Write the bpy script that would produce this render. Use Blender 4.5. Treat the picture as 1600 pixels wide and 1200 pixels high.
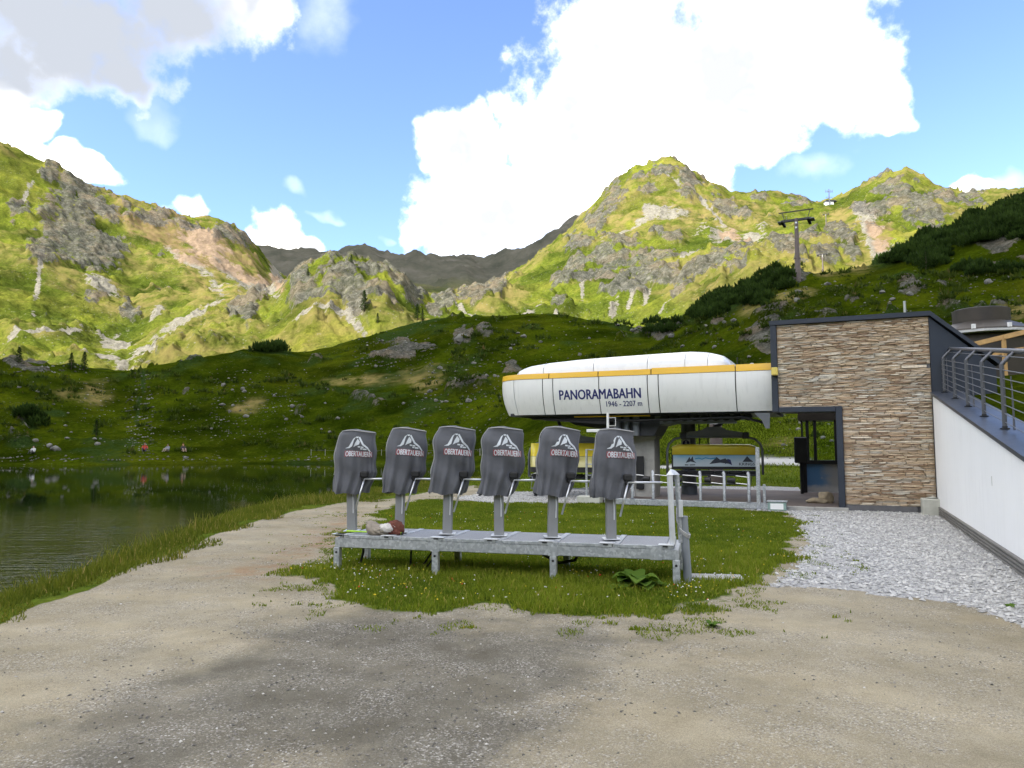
import bpy, bmesh, math, random
import numpy as np
from mathutils import Vector, Matrix

for _o in list(bpy.data.objects):
    bpy.data.objects.remove(_o)
SC = bpy.context.scene
COL = SC.collection
rad = math.radians

# ------------------------------------------------------------------ camera
FPX = 1155.0                      # focal length in photo pixels (1600 wide)
PITCH = math.atan(94.0 / FPX)     # horizon lies at row 694 of 1200
EYE = 1.6
cam_d = bpy.data.cameras.new("camera")
cam_d.sensor_width = 36.0
cam_d.lens = FPX / 1600.0 * 36.0
cam_d.clip_start = 0.05
cam_d.clip_end = 20000.0
cam = bpy.data.objects.new("camera", cam_d)
COL.objects.link(cam)
cam.location = (0, 0, EYE)
cam.rotation_euler = (math.pi / 2 + PITCH, 0, 0)
SC.camera = cam
SC.cycles.max_bounces = 6
SC.cycles.diffuse_bounces = 2
SC.cycles.caustics_reflective = False
SC.cycles.caustics_refractive = False

# ------------------------------------------------------------------ light
SUN_TO = Vector((-0.80, -0.50, 0.80)).normalized()      # direction towards the sun
SUN_EL = math.asin(SUN_TO.z)
SUN_STRENGTH = 2.0
SKY_STRENGTH = 0.075
EXPOSURE = 2.42
SC.view_settings.view_transform = 'Standard'
SC.view_settings.look = 'None'
SC.view_settings.exposure = EXPOSURE
SC.view_settings.gamma = 1.0
SC.view_settings.use_curve_mapping = False

sun_d = bpy.data.lights.new("sun", 'SUN')
sun_d.energy = SUN_STRENGTH
sun_d.angle = rad(0.53)
sun_d.color = (1.0, 0.955, 0.87)
sun = bpy.data.objects.new("sun", sun_d)
COL.objects.link(sun)
sun.rotation_euler = (-SUN_TO).to_track_quat('-Z', 'Y').to_euler()

_cp, _sp = math.cos(PITCH), math.sin(PITCH)
def pdir(px, py):
    a = (px - 800.0) / FPX
    b = (600.0 - py) / FPX
    return Vector((a, _cp - b * _sp, _sp + b * _cp))
def at(px, py, Y):
    d = pdir(px, py); t = Y / d.y
    return Vector((d.x * t, Y, EYE + d.z * t))
def gp(px, py, z=0.0):
    d = pdir(px, py); t = (z - EYE) / d.z
    return Vector((d.x * t, d.y * t, z))
def azel(px, py):
    d = pdir(px, py)
    return math.atan2(d.x, d.y), math.atan2(d.z, math.hypot(d.x, d.y))

# ---- node helpers
class NT:
    def __init__(self, tree):
        self.t = tree; self.n = tree.nodes; self.l = tree.links
    def new(self, kind, **kw):
        nd = self.n.new(kind)
        for k, v in kw.items():
            setattr(nd, k, v)
        return nd
    def put(self, sock, v):
        if v is None: return
        if isinstance(v, bpy.types.NodeSocket):
            self.l.new(v, sock)
        else:
            if sock.type == 'RGBA' and len(v) == 3: v = (*v, 1)
            sock.default_value = v
    def m(self, op, a, b=None, c=None, clamp=False):
        nd = self.new('ShaderNodeMath', operation=op); nd.use_clamp = clamp
        self.put(nd.inputs[0], a); self.put(nd.inputs[1], b); self.put(nd.inputs[2], c)
        return nd.outputs[0]
    def vm(self, op, a, b=None, scale=None):
        nd = self.new('ShaderNodeVectorMath', operation=op)
        self.put(nd.inputs[0], a); self.put(nd.inputs[1], b)
        if scale is not None: self.put(nd.inputs['Scale'], scale)
        return nd.outputs[0]
    def mix(self, f, a, b, blend='MIX'):
        nd = self.new('ShaderNodeMix', data_type='RGBA', blend_type=blend)
        nd.clamp_factor = True
        self.put(nd.inputs[0], f); self.put(nd.inputs[6], a); self.put(nd.inputs[7], b)
        return nd.outputs[2]
    def ss(self, v, lo, hi, a=0.0, b=1.0):
        nd = self.new('ShaderNodeMapRange', interpolation_type='SMOOTHSTEP')
        self.put(nd.inputs[0], v)
        nd.inputs[1].default_value = lo; nd.inputs[2].default_value = hi
        nd.inputs[3].default_value = a; nd.inputs[4].default_value = b
        return nd.outputs[0]
    def noise(self, vec, scale, detail=4, rough=0.55, out=0, dist=0.0, lac=2.0):
        nd = self.new('ShaderNodeTexNoise')
        self.put(nd.inputs['Vector'], vec)
        nd.inputs['Scale'].default_value = scale
        nd.inputs['Detail'].default_value = detail
        nd.inputs['Roughness'].default_value = rough
        nd.inputs['Distortion'].default_value = dist
        nd.inputs['Lacunarity'].default_value = lac
        return nd.outputs[out]
    def voro(self, vec, scale, out='Distance', feature='F1', rnd=1.0):
        nd = self.new('ShaderNodeTexVoronoi', feature=feature)
        self.put(nd.inputs['Vector'], vec)
        nd.inputs['Scale'].default_value = scale
        nd.inputs['Randomness'].default_value = rnd
        return nd.outputs[out]
    def ramp(self, f, stops, interp='LINEAR'):
        nd = self.new('ShaderNodeValToRGB')
        cr = nd.color_ramp; cr.interpolation = interp
        while len(cr.elements) < len(stops): cr.elements.new(0.5)
        for e, (p, c) in zip(cr.elements, stops):
            e.position = p; e.color = (*c, 1) if len(c) == 3 else c
        self.put(nd.inputs[0], f)
        return nd.outputs[0]
    def attr(self, name, out='Fac'):
        nd = self.new('ShaderNodeAttribute', attribute_name=name)
        return nd.outputs[out]
    def bump(self, h, strength=0.3, dist=0.02, normal=None):
        nd = self.new('ShaderNodeBump')
        nd.inputs['Strength'].default_value = strength
        nd.inputs['Distance'].default_value = dist
        self.put(nd.inputs['Height'], h)
        if normal is not None: self.put(nd.inputs['Normal'], normal)
        return nd.outputs[0]

def new_mat(name):
    m = bpy.data.materials.new(name); m.use_nodes = True
    t = NT(m.node_tree)
    b = m.node_tree.nodes['Principled BSDF']
    return m, t, b

# ------------------------------------------------------------------ world: sky with clouds
w = bpy.data.worlds.new("World"); SC.world = w; w.use_nodes = True
W = NT(w.node_tree)
for nd in list(W.n): W.n.remove(nd)
w_out = W.new('ShaderNodeOutputWorld'); w_bg = W.new('ShaderNodeBackground')
W.l.new(w_bg.outputs[0], w_out.inputs[0])
sky = W.new('ShaderNodeTexSky', sky_type='NISHITA')
sky.sun_disc = False
sky.sun_elevation = SUN_EL
sky.sun_rotation = math.atan2(SUN_TO.x, SUN_TO.y)
sky.altitude = 1900; sky.air_density = 1.0; sky.dust_density = 0.6; sky.ozone_density = 1.0
tc = W.new('ShaderNodeTexCoord')
DIR = W.vm('NORMALIZE', tc.outputs['Generated'])
wob = W.noise(DIR, 9.0, 3, 0.62, out=1)
wob = W.vm('SUBTRACT', wob, (0.5, 0.5, 0.5))
wob = W.vm('SCALE', wob, scale=0.10)
DIR2 = W.vm('ADD', DIR, wob)
sep = W.new('ShaderNodeSeparateXYZ'); W.l.new(DIR2, sep.inputs[0])
AZ = W.m('ARCTAN2', sep.outputs[0], sep.outputs[1])
EL = W.m('ARCSINE', sep.outputs[2])
# cumulus banks: photo column, photo row, half width, half height (photo pixels)
CLOUDS = [
    # the large white bank behind the pointed peak
    (760, 330, 150, 80), (720, 240, 70, 70), (700, 350, 105, 55), (900, 210, 135, 120), (1000, 130, 190, 170), (1010, 280, 130, 80), (880, 340, 150, 80),
    (1130, 110, 260, 115), (1280, 100, 140, 95), (960, 50, 120, 75), (1230, 35, 175, 100), (1180, 190, 120, 60), (1350, 165, 80, 48),
    (640, 370, 40, 45), (1080, 265, 60, 50),
    # small ones along the ridge
    (430, 375, 45, 55), (455, 400, 50, 28), (285, 330, 46, 32), (1525, 290, 45, 30),
    # the grey-bellied bank, upper left, and the white one under it
    (15, 205, 60, 52), (100, 262, 95, 26), (25, 258, 60, 30),
    (120, 50, 235, 95), (290, 20, 165, 75), (180, 120, 85, 40), (400, 15, 70, 40), (-60, 70, 200, 85),
]
WISPS = [(505, 337, 30, 10), (455, 297, 22, 11), (597, 383, 13, 9), (1575, 285, 30, 22), (500, 40, 60, 45), (225, 175, 60, 30), (1270, 250, 70, 30), (1080, 270, 60, 40)]
GREYS = [(110, 40, 290, 130), (260, 20, 240, 100), (40, 100, 190, 70), (180, 110, 140, 70)]
AE = W.new('ShaderNodeCombineXYZ'); W.l.new(AZ, AE.inputs[0]); W.l.new(EL, AE.inputs[1]); AE = AE.outputs[0]
def field(items):
    f = None
    for px, py, rx, ry in items:
        a, e = azel(px, py)
        sa = rx / FPX * math.cos(a) ** 2 ; se = ry / FPX * math.cos(a)
        nd = W.new('ShaderNodeVectorMath', operation='MULTIPLY_ADD')
        W.l.new(AE, nd.inputs[0]); nd.inputs[1].default_value = (1 / sa, 1 / se, 0); nd.inputs[2].default_value = (-a / sa, -e / se, 0)
        dt = W.new('ShaderNodeVectorMath', operation='DOT_PRODUCT'); W.l.new(nd.outputs[0], dt.inputs[0]); W.l.new(nd.outputs[0], dt.inputs[1])
        f = dt.outputs['Value'] if f is None else W.m('MINIMUM', f, dt.outputs['Value'])
    return W.m('SUBTRACT', 1.0, f)
F = field(CLOUDS)
G = field(GREYS)
# the same kind of broken cumulus goes on round the rest of the sky
gen = W.m('MULTIPLY_ADD', W.noise(DIR2, 2.1, 3, 0.5), 7.0, -3.05)
away = W.m('MAXIMUM', W.ss(W.m('ABSOLUTE', AZ), rad(39), rad(52)), W.ss(EL, rad(36), rad(46)))
gen = W.m('SUBTRACT', W.m('MULTIPLY', W.m('ADD', gen, 3.0), away), 3.0)
F = W.m('MAXIMUM', W.m('MAXIMUM', F, -3.0), gen)
puff = W.noise(DIR, 13.0, 7, 0.61)
edge = W.m('MULTIPLY', W.m('SUBTRACT', puff, 0.5), 2.7)
dens = W.ss(W.m('ADD', F, edge), -0.08, 0.95)
FW = field(WISPS)
wisp = W.m('MULTIPLY', W.ss(W.m('ADD', FW, edge), -0.3, 1.6), 0.14)
dens = W.m('MAXIMUM', dens, wisp)
dens = W.m('MULTIPLY', dens, W.ss(EL, rad(-1), rad(4)))
thick = W.ss(W.m('ADD', F, W.m('MULTIPLY', W.m('SUBTRACT', puff, 0.5), 1.6)), 0.0, 0.9)
belly = W.noise(W.vm('ADD', DIR, (3.1, 1.7, 0.4)), 7.0, 4, 0.6)
shade = W.m('MULTIPLY', W.ss(belly, 0.40, 0.60), 0.97)
greyn = W.m('MULTIPLY', W.ss(W.m('ADD', G, W.m('MULTIPLY', W.m('SUBTRACT', belly, 0.5), 1.0)), -0.75, 0.75), 1.0)
sh = W.m('MULTIPLY', greyn, W.m('MULTIPLY_ADD', thick, 0.30, 0.70))
CLOUD_WHITE = (11.4, 11.0, 10.2); CLOUD_SOFT = (2.15, 2.22, 2.40); CLOUD_GREY = (1.72, 1.84, 2.06)
ccol = W.mix(W.m('MULTIPLY', shade, thick), CLOUD_WHITE, CLOUD_SOFT)
ccol = W.mix(sh, ccol, CLOUD_GREY)
skyc = W.mix(1.0, sky.outputs[0], (0.82, 0.87, 1.02), 'MULTIPLY')
final = W.mix(dens, skyc, ccol)
W.l.new(final, w_bg.inputs[0])
w_bg.inputs[1].default_value = SKY_STRENGTH
w.cycles.sampling_method = 'MANUAL'
w.cycles.sample_map_resolution = 1024

# ------------------------------------------------------------------ general helpers
RNG = np.random.default_rng(7)
random.seed(7)

def tag(o, label=None, cat=None, group=None, kind=None):
    if label: o['label'] = label
    if cat: o['category'] = cat
    if group: o['group'] = group
    if kind: o['kind'] = kind
    return o
def link(name, me, mat=None, parent=None):
    o = bpy.data.objects.new(name, me); COL.objects.link(o)
    if mat is not None and me is not None and len(me.materials) == 0: me.materials.append(mat)
    if parent is not None: o.parent = parent
    return o
def empty(name, loc=(0, 0, 0), rz=0.0):
    o = bpy.data.objects.new(name, None); COL.objects.link(o)
    o.location = loc; o.rotation_euler = (0, 0, rz); o.empty_display_size = 0.1
    return o
def copy_tree(o, parent=None):
    c = o.copy(); COL.objects.link(c)
    if parent is not None: c.parent = parent
    for ch in list(o.children): copy_tree(ch, c)
    return c
def np_mesh(name, V, Fq, smooth=False, attrs=None):
    """V (n,3), Fq (m,k) with k = 3 or 4"""
    me = bpy.data.meshes.new(name)
    V = np.ascontiguousarray(V, dtype=np.float32); Fq = np.ascontiguousarray(Fq, dtype=np.int32)
    k = Fq.shape[1]
    me.vertices.add(len(V)); me.vertices.foreach_set('co', V.ravel())
    me.loops.add(Fq.size); me.loops.foreach_set('vertex_index', Fq.ravel())
    me.polygons.add(len(Fq))
    me.polygons.foreach_set('loop_start', np.arange(0, Fq.size, k, dtype=np.int32))
    me.polygons.foreach_set('use_smooth', np.full(len(Fq), smooth, dtype=bool))
    for an, av in (attrs or {}).items():
        av = np.asarray(av, dtype=np.float32)
        if av.ndim == 1:
            a = me.attributes.new(an, 'FLOAT', 'POINT'); a.data.foreach_set('value', av)
        else:
            a = me.attributes.new(an, 'FLOAT_COLOR', 'POINT')
            a.data.foreach_set('color', np.column_stack([av, np.ones(len(av))]).astype(np.float32).ravel())
    me.update(calc_edges=True); me.validate()
    return me

def _h(ix, iy, seed):
    n = (ix.astype(np.int64) * 374761393 + iy.astype(np.int64) * 668265263 + seed * 974634777) & 0x7fffffff
    n = ((n ^ (n >> 13)) * 1274126177) & 0x7fffffff
    n = (n ^ (n >> 16)) & 0xffff
    return n / 65535.0
def vnoise(x, y, seed=0):
    ix = np.floor(x).astype(np.int64); iy = np.floor(y).astype(np.int64)
    fx = x - ix; fy = y - iy
    ux = fx * fx * fx * (fx * (fx * 6 - 15) + 10); uy = fy * fy * fy * (fy * (fy * 6 - 15) + 10)
    a = _h(ix, iy, seed); b = _h(ix + 1, iy, seed); c = _h(ix, iy + 1, seed); d = _h(ix + 1, iy + 1, seed)
    return (a + (b - a) * ux) * (1 - uy) + (c + (d - c) * ux) * uy       # 0..1
def fbm(x, y, seed=0, octv=4, gain=0.5, ridge=False):
    s = np.zeros_like(x); amp = 1.0; tot = 0.0
    for o in range(octv):
        c, si = math.cos(0.6 * o + 0.3), math.sin(0.6 * o + 0.3)
        n = vnoise((x * c - y * si) * 2 ** o + 17.3 * o, (x * si + y * c) * 2 ** o + 9.1 * o, seed + o)
        if ridge: n = 1 - np.abs(2 * n - 1)
        s += amp * n; tot += amp; amp *= gain
    return s / tot
def sstep(v, lo, hi):
    t = np.clip((v - lo) / (hi - lo), 0, 1)
    return t * t * (3 - 2 * t)
# ------------------------------------------------------------------ terrain: one sheet in rings round the viewer
LAKE_Z = -0.60
def table(rows):
    """rows (px, py, r) -> arrays az, z, r"""
    o = []
    for px, py, r in rows:
        d = pdir(px, py); hd = math.hypot(d.x, d.y)
        o.append((math.atan2(d.x, d.y), EYE + d.z / hd * r, r))
    o = np.array(sorted(o)); return o[:, 0], o[:, 1], o[:, 2]
def tbz(rows, deep=False):
    """rows (px, z, r): heights given directly"""
    o = np.array(sorted((math.atan2(*pdir(px, 690).xy), z, r) for px, z, r in rows))
    if deep: o[:, 2] /= np.cos(np.clip(o[:, 0], -0.75, 0.75))      # given as depth along the view
    return o[:, 0], o[:, 1], o[:, 2]
BANK = tbz([(-900, -.05, 6), (-300, 0, 5.5), (0, 0, 6.6), (150, 0, 8.4), (300, 0, 11.6), (440, 0, 17.0), (540, 0, 20.5), (620, 0, 22.5), (690, 0, 26), (740, 0, 29), (800, 0, 24), (860, 0, 23), (1000, 0, 23.5), (1300, 0, 24), (1600, 0, 20), (2600, 0, 20)], True)
EDGE = tbz([(-900, -.62, 8), (-300, -.64, 8.5), (0, -.66, 10.4), (100, -.66, 11.6), (200, -.66, 14.0), (300, -.66, 18.4), (350, -.66, 22.5), (450, -.66, 27.5), (540, -.66, 33), (640, -.66, 41), (740, -.66, 47), (775, -.35, 45), (800, .05, 36), (860, .12, 27), (1000, .15, 27), (1300, .3, 28), (1600, .8, 26), (2600, .8, 26)], True)
BED1 = tbz([(-900, -2.4, 14), (0, -2.4, 15), (300, -2.2, 24), (450, -2.0, 34), (640, -1.6, 49), (740, -.9, 52), (775, -.45, 52), (800, .2, 42), (860, .45, 33), (1000, .55, 33), (1300, .8, 33), (1600, 1.5, 32), (2600, 1.5, 32)], True)
BED2 = tbz([(-900, -2.0, 84), (0, -2.0, 84), (450, -1.8, 80), (640, -1.4, 66), (740, -.7, 62), (775, -.2, 60), (800, .6, 50), (860, .95, 40), (1000, 1.0, 38), (1300, 1.3, 38), (1600, 2.2, 38), (2600, 2.2, 38)])
FAR = tbz([(-900, -.5, 94), (0, -.5, 93), (450, -.5, 89), (640, -.5, 82), (740, -.35, 74), (775, .2, 68), (800, 1.0, 58), (860, 1.5, 48), (1000, 2.0, 48), (1300, 3.2, 48), (1600, 4.6, 46), (2600, 5, 46)])
MID = table([(-700, 660, 115), (0, 655, 117), (200, 662, 116), (300, 650, 115), (450, 640, 116), (600, 615, 120), (700, 600, 118), (800, 590, 112), (900, 585, 105), (1000, 585, 95), (1100, 570, 88), (1200, 545, 84), (1300, 530, 82), (1400, 515, 80), (1500, 500, 82), (1600, 480, 84), (2100, 420, 90)])
CRA = table([(-700, 545, 170), (-150, 560, 160), (0, 567, 152), (60, 570, 150), (110, 574, 150), (150, 579, 150), (200, 582, 150), (235, 574, 152), (300, 560, 156), (380, 548, 160), (430, 551, 160), (480, 555, 162), (520, 548, 164), (560, 533, 166), (620, 515, 168), (680, 503, 170), (750, 495, 170), (830, 488, 168), (880, 494, 165), (940, 505, 160), (990, 517, 155), (1015, 520, 152), (1040, 510, 150), (1075, 497, 146), (1110, 478, 142), (1150, 462, 138), (1200, 446, 132), (1240, 434, 128), (1300, 428, 130), (1375, 415, 135), (1420, 396, 140), (1480, 372, 146), (1540, 342, 150), (1600, 312, 155), (1750, 250, 165), (2100, 180, 180)])
DIP = table([(-700, 585, 215), (0, 588, 200), (110, 592, 195), (200, 595, 195), (300, 580, 205), (430, 565, 215), (520, 562, 215), (620, 535, 215), (750, 515, 215), (830, 508, 212), (940, 520, 205), (1015, 528, 200), (1075, 515, 195), (1150, 490, 190), (1240, 455, 185), (1300, 448, 190), (1375, 430, 190), (1480, 395, 195), (1600, 345, 200), (2100, 220, 230)])
BRO = table([(-700, 520, 330), (0, 522, 330), (100, 527, 330), (160, 540, 330), (200, 545, 330), (260, 520, 330), (320, 500, 330), (380, 484, 330), (420, 472, 330), (440, 452, 330), (465, 428, 330), (500, 412, 330), (540, 404, 330), (570, 402, 330), (605, 412, 330), (630, 432, 330), (652, 462, 330), (690, 474, 335), (720, 466, 340), (745, 452, 345), (780, 446, 345), (800, 455, 345), (850, 455, 340), (900, 452, 335), (1000, 440, 330), (1100, 430, 320), (1200, 408, 310), (1300, 392, 300), (1400, 372, 300), (1500, 365, 300), (1600, 345, 300), (2100, 230, 330)])
HALF = table([(-700, 330, 560), (0, 372, 560), (100, 400, 560), (200, 430, 560), (300, 440, 560), (380, 452, 570), (430, 462, 570), (500, 475, 580), (600, 475, 580), (700, 470, 560), (780, 452, 520), (850, 405, 500), (900, 375, 490), (960, 350, 490), (1040, 333, 490), (1100, 350, 480), (1200, 362, 450), (1300, 352, 440), (1400, 335, 440), (1500, 335, 440), (1600, 330, 440), (2100, 200, 460)])
CRC = table([(-700, 150, 800), (-250, 190, 800), (-60, 228, 800), (0, 238, 800), (30, 248, 800), (75, 268, 800), (110, 285, 800), (150, 308, 800), (200, 322, 800), (260, 345, 800), (300, 350, 800), (340, 352, 810), (360, 362, 820), (385, 380, 840), (400, 393, 850), (430, 425, 860), (470, 452, 870), (560, 470, 860), (700, 466, 800), (770, 450, 760), (800, 438, 740), (830, 413, 720), (880, 375, 700), (910, 350, 690), (940, 320, 670), (975, 286, 655), (992, 268, 650), (1005, 268, 645), (1020, 262, 642), (1035, 255, 640), (1050, 258, 640), (1075, 272, 635), (1100, 290, 630), (1140, 307, 625), (1200, 309, 615), (1240, 311, 610), (1275, 318, 605), (1320, 311, 600), (1350, 301, 600), (1400, 281, 600), (1415, 274, 600), (1440, 286, 600), (1460, 298, 600), (1500, 306, 605), (1530, 308, 610), (1570, 306, 610), (1700, 300, 610), (2100, 260, 620)])
BACK = table([(-700, 330, 1000), (0, 360, 1000), (300, 420, 1000), (430, 448, 1010), (560, 458, 1020), (700, 458, 1020), (800, 455, 1000), (900, 440, 980), (1050, 400, 950), (1300, 400, 900), (1600, 400, 900), (2100, 380, 900)])
FARR = table([(-700, 420, 1500), (200, 420, 1500), (380, 400, 1500), (440, 404, 1500), (500, 406, 1500), (550, 398, 1500), (590, 403, 1500), (620, 411, 1500), (650, 406, 1500), (685, 412, 1500), (730, 411, 1500), (757, 419, 1500), (785, 411, 1490), (820, 400, 1470), (850, 381, 1450), (880, 362, 1430), (905, 350, 1420), (940, 345, 1400), (1000, 360, 1400), (1200, 400, 1400), (1600, 420, 1400), (2100, 420, 1400)])
TABS = [BANK, EDGE, BED1, BED2, FAR, MID, CRA, DIP, BRO, HALF, CRC, BACK, FARR]

HAZ = rad(37.5)
azs = np.concatenate([np.arange(-180, -60, 2.5), np.arange(-60, -38, 0.5), np.linspace(-38, 38, 741), np.arange(38.5, 60, 0.5), np.arange(60, 180, 2.5)])
azs = np.radians(azs)
nA = len(azs)
# rings: log-spaced near, then dense on the slopes one sees
def ring_list(segs):
    o = []
    for a, b, n in segs: o.append(np.geomspace(a, b, n, endpoint=False))
    return np.concatenate(o + [np.array([segs[-1][1]])])
R_near = ring_list([(0.25, 3.0, 20), (3.0, 34.0, 165)])
R_hill = ring_list([(34.0, 84.0, 54), (84.0, 175.0, 170), (175.0, 215.0, 18)])
R_mtn = ring_list([(215.0, 350.0, 105), (350.0, 900.0, 255), (900.0, 1600.0, 60), (1600.0, 6000.0, 8)])
RR = np.concatenate([R_near[:-1], R_hill[:-1], R_mtn]); nR = len(RR)
i_near = len(R_near) - 1; i_hill = i_near + len(R_hill) - 1

# control heights per azimuth; behind the viewer the outermost values are kept
Z = []; RK = []
amax = rad(60)
azc = np.clip(azs, -amax, amax)
Z.append(np.zeros(nA)); RK.append(np.full(nA, 0.2))
for (ta, tz, tr) in TABS:
    Z.append(np.interp(azc, ta, tz)); RK.append(np.interp(azc, ta, tr))
Z.append(np.full(nA, 60.0)); RK.append(np.full(nA, 2600.0))
Z.append(np.full(nA, 0.0)); RK.append(np.full(nA, 6500.0))
Z = np.array(Z); RK = np.array(RK); K = len(Z)
# behind the viewer: dry land instead of the lake, blend the two sides
back = sstep(np.abs(azs), rad(62), rad(120))
flatz = [0, 0, 0.2, 0.6, 2, 3, 9, 30, 28, 60, 120, 200, 150, 120, 60, 0]
for k in range(K):
    Z[k] = Z[k] * (1 - back) + flatz[k] * back
# piecewise cubic through the control heights without overshoot
hk = np.diff(RK, axis=0); dk = np.diff(Z, axis=0) / hk
M = np.zeros_like(Z)
for k in range(1, K - 1):
    same = dk[k - 1] * dk[k] > 0
    w1 = 2 * hk[k] + hk[k - 1]; w2 = hk[k] + 2 * hk[k - 1]
    with np.errstate(divide='ignore', invalid='ignore'):
        hm = (w1 + w2) / (w1 / dk[k - 1] + w2 / dk[k])
    M[k] = np.where(same, np.nan_to_num(hm), 0.0)
def base_height(ri, ai):
    """ri, ai arrays of same shape: range and azimuth index"""
    out = np.zeros(ri.shape)
    for k in range(K - 1):
        r0 = RK[k][ai]; r1 = RK[k + 1][ai]
        sel = (ri >= r0) & (ri < r1)
        if not sel.any(): continue
        a = ai[sel]; h = hk[k][a]; t = (ri[sel] - RK[k][a]) / h
        h00 = 2 * t**3 - 3 * t**2 + 1; h10 = t**3 - 2 * t**2 + t; h01 = -2 * t**3 + 3 * t**2; h11 = t**3 - t**2
        out[sel] = h00 * Z[k][a] + h10 * h * M[k][a] + h01 * Z[k + 1][a] + h11 * h * M[k + 1][a]
    return out
RG, AG = np.meshgrid(RR, np.arange(nA), indexing='ij')
Zb = base_height(RG, AG)
AZG = azs[AG]
X = RG * np.sin(AZG); Y = RG * np.cos(AZG)

def project(x, y, z):
    """photo column and row of world points in front of the viewer"""
    dz = z - EYE
    zf = y * _cp + dz * _sp; yu = -y * _sp + dz * _cp
    zf = np.where(zf > 0.05, zf, np.nan)
    return 800 + FPX * x / zf, 600 - FPX * yu / zf
PX, PY = project(X, Y, Zb)
PX = np.nan_to_num(PX, nan=-9e3); PY = np.nan_to_num(PY, nan=9e3)

def ell(cx, cy, rx, ry, ang=0.0):
    c, s = math.cos(rad(ang)), math.sin(rad(ang))
    dx = PX - cx; dy = PY - cy
    u = (dx * c + dy * s) / rx; v = (-dx * s + dy * c) / ry
    return 1.0 - np.sqrt(u * u + v * v)           # 1 centre, 0 rim
def union(items):
    f = np.full(PX.shape, -5.0)
    for it in items: f = np.maximum(f, ell(*it))
    return f
n_big = fbm(X / 55, Y / 55, 3, 4)
n_med = fbm(X / 17, Y / 17, 11, 4)
n_sml = fbm(X / 5.5, Y / 5.5, 23, 3)
crag = fbm(X / 14, Y / 14 , 31, 5, 0.55, ridge=True)
crag2 = fbm(X / 34, Y / 34, 37, 4, 0.5, ridge=True)
wig = (n_sml - 0.5) * 1.3 + (n_med - 0.5) * 1.6
is_m = sstep(RG, 205, 260)                    # mountains
is_h = sstep(RG, 40, 70) * (1 - is_m)         # near hill
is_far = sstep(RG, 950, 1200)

ROCKS_M = [(112, 350, 40, 64, -12), (80, 395, 36, 30, 0), (150, 385, 42, 30, 20), (130, 310, 22, 26, 0), (78, 272, 14, 12, 0), (20, 330, 22, 20, 0), (110, 290, 20, 20, 40), (165, 330, 30, 14, 45),
           (230, 340, 50, 10, 12), (290, 352, 50, 9, 5), (352, 368, 32, 15, 25), (375, 380, 18, 12, 30), (250, 398, 14, 8, 30), (185, 375, 12, 10, 0),
           (145, 465, 24, 12, 15), (203, 492, 18, 8, 0), (385, 490, 26, 14, 0), (400, 470, 16, 10, 0),
           (480, 455, 46, 30, -15), (530, 440, 48, 34, 5), (560, 470, 40, 30, 10), (580, 418, 60, 14, 15), (625, 440, 34, 26, 25), (640, 470, 30, 26, 0), (682, 485, 24, 18, 0), (600, 480, 40, 16, 10), (470, 430, 22, 14, -30), (565, 500, 20, 10, 0),
           (745, 455, 46, 18, -8), (775, 445, 18, 14, 0), (700, 475, 16, 14, 0),
           (1035, 266, 26, 16, 0), (998, 276, 18, 14, 0), (960, 318, 24, 40, 35), (935, 350, 26, 24, 0), (1075, 290, 30, 26, 30), (1010, 300, 26, 14, -20),
           (905, 380, 30, 16, -20), (980, 375, 40, 14, 5), (900, 412, 30, 18, -30), (950, 400, 50, 16, 5), (1010, 400, 60, 18, 0), (930, 430, 60, 16, 0), (1010, 428, 60, 16, 5), (880, 438, 26, 14, -20), (1060, 440, 50, 12, 0), (1110, 440, 40, 10, -5), (965, 452, 50, 10, 0), (875, 462, 18, 8, -20),
           (1130, 325, 30, 14, 25), (1160, 335, 24, 10, 10), (1040, 365, 30, 8, 10), (1140, 425, 40, 12, -10), (1150, 440, 30, 12, 0), (1060, 462, 24, 8, -20), (1160, 400, 24, 10, 0), (1185, 315, 20, 8, 0), (1240, 315, 30, 8, 0),
           (1225, 385, 26, 22, -30), (1265, 370, 26, 18, 10), (1310, 372, 30, 16, 20), (1330, 385, 22, 14, 25), (1230, 408, 30, 14, 0), (1290, 400, 26, 12, 0),
           (1400, 300, 50, 24, 10), (1420, 320, 50, 26, 15), (1375, 330, 30, 20, 0), (1465, 318, 46, 18, 10), (1350, 325, 26, 12, -10), (1510, 320, 40, 12, 0), (1440, 340, 40, 14, 10)]
ROCKS_H = [(800, 570, 26, 22, 0), (1420, 445, 50, 22, -8), (1470, 440, 26, 14, 0), (1565, 388, 40, 18, -12), (1600, 400, 40, 14, 0), (640, 540, 50, 12, 8), (720, 530, 14, 14, 0), (760, 528, 12, 8, 0), (620, 560, 36, 8, 0), (1030, 522, 26, 12, 0), (1180, 520, 40, 16, -15), (1200, 540, 30, 12, 0), (1240, 440, 26, 10, -20), (1120, 500, 22, 10, -20), (1175, 470, 20, 8, -10), (60, 578, 60, 7, 2), (1330, 470, 20, 6, 0), (1555, 415, 30, 8, 0), (1390, 470, 14, 6, 0), (1560, 480, 18, 7, 0), (290, 610, 14, 6, -30), (330, 640, 20, 6, 0)]
fr = union(ROCKS_M) + wig * 0.80 - 0.08 * (PX > 430) + 0.32 * (PX < 205) * (PY < 425) * (PX > 40)
rock = sstep(fr, 0.10, 0.40) * is_m * (1 - is_far)
natural = sstep(crag2 * 0.55 + n_sml * 0.45, 0.70, 0.80) * is_m * sstep(PY, 300, 340) * (PX > 830) * 0.6
rock = np.maximum(rock, natural)
rock = np.maximum(rock, sstep(crag * 0.6 + n_med * 0.4, 0.74, 0.82) * is_m * 0.6)
rock_h = sstep(union(ROCKS_H) + wig * 1.15 - .12, 0.02, 0.35) * is_h
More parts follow.
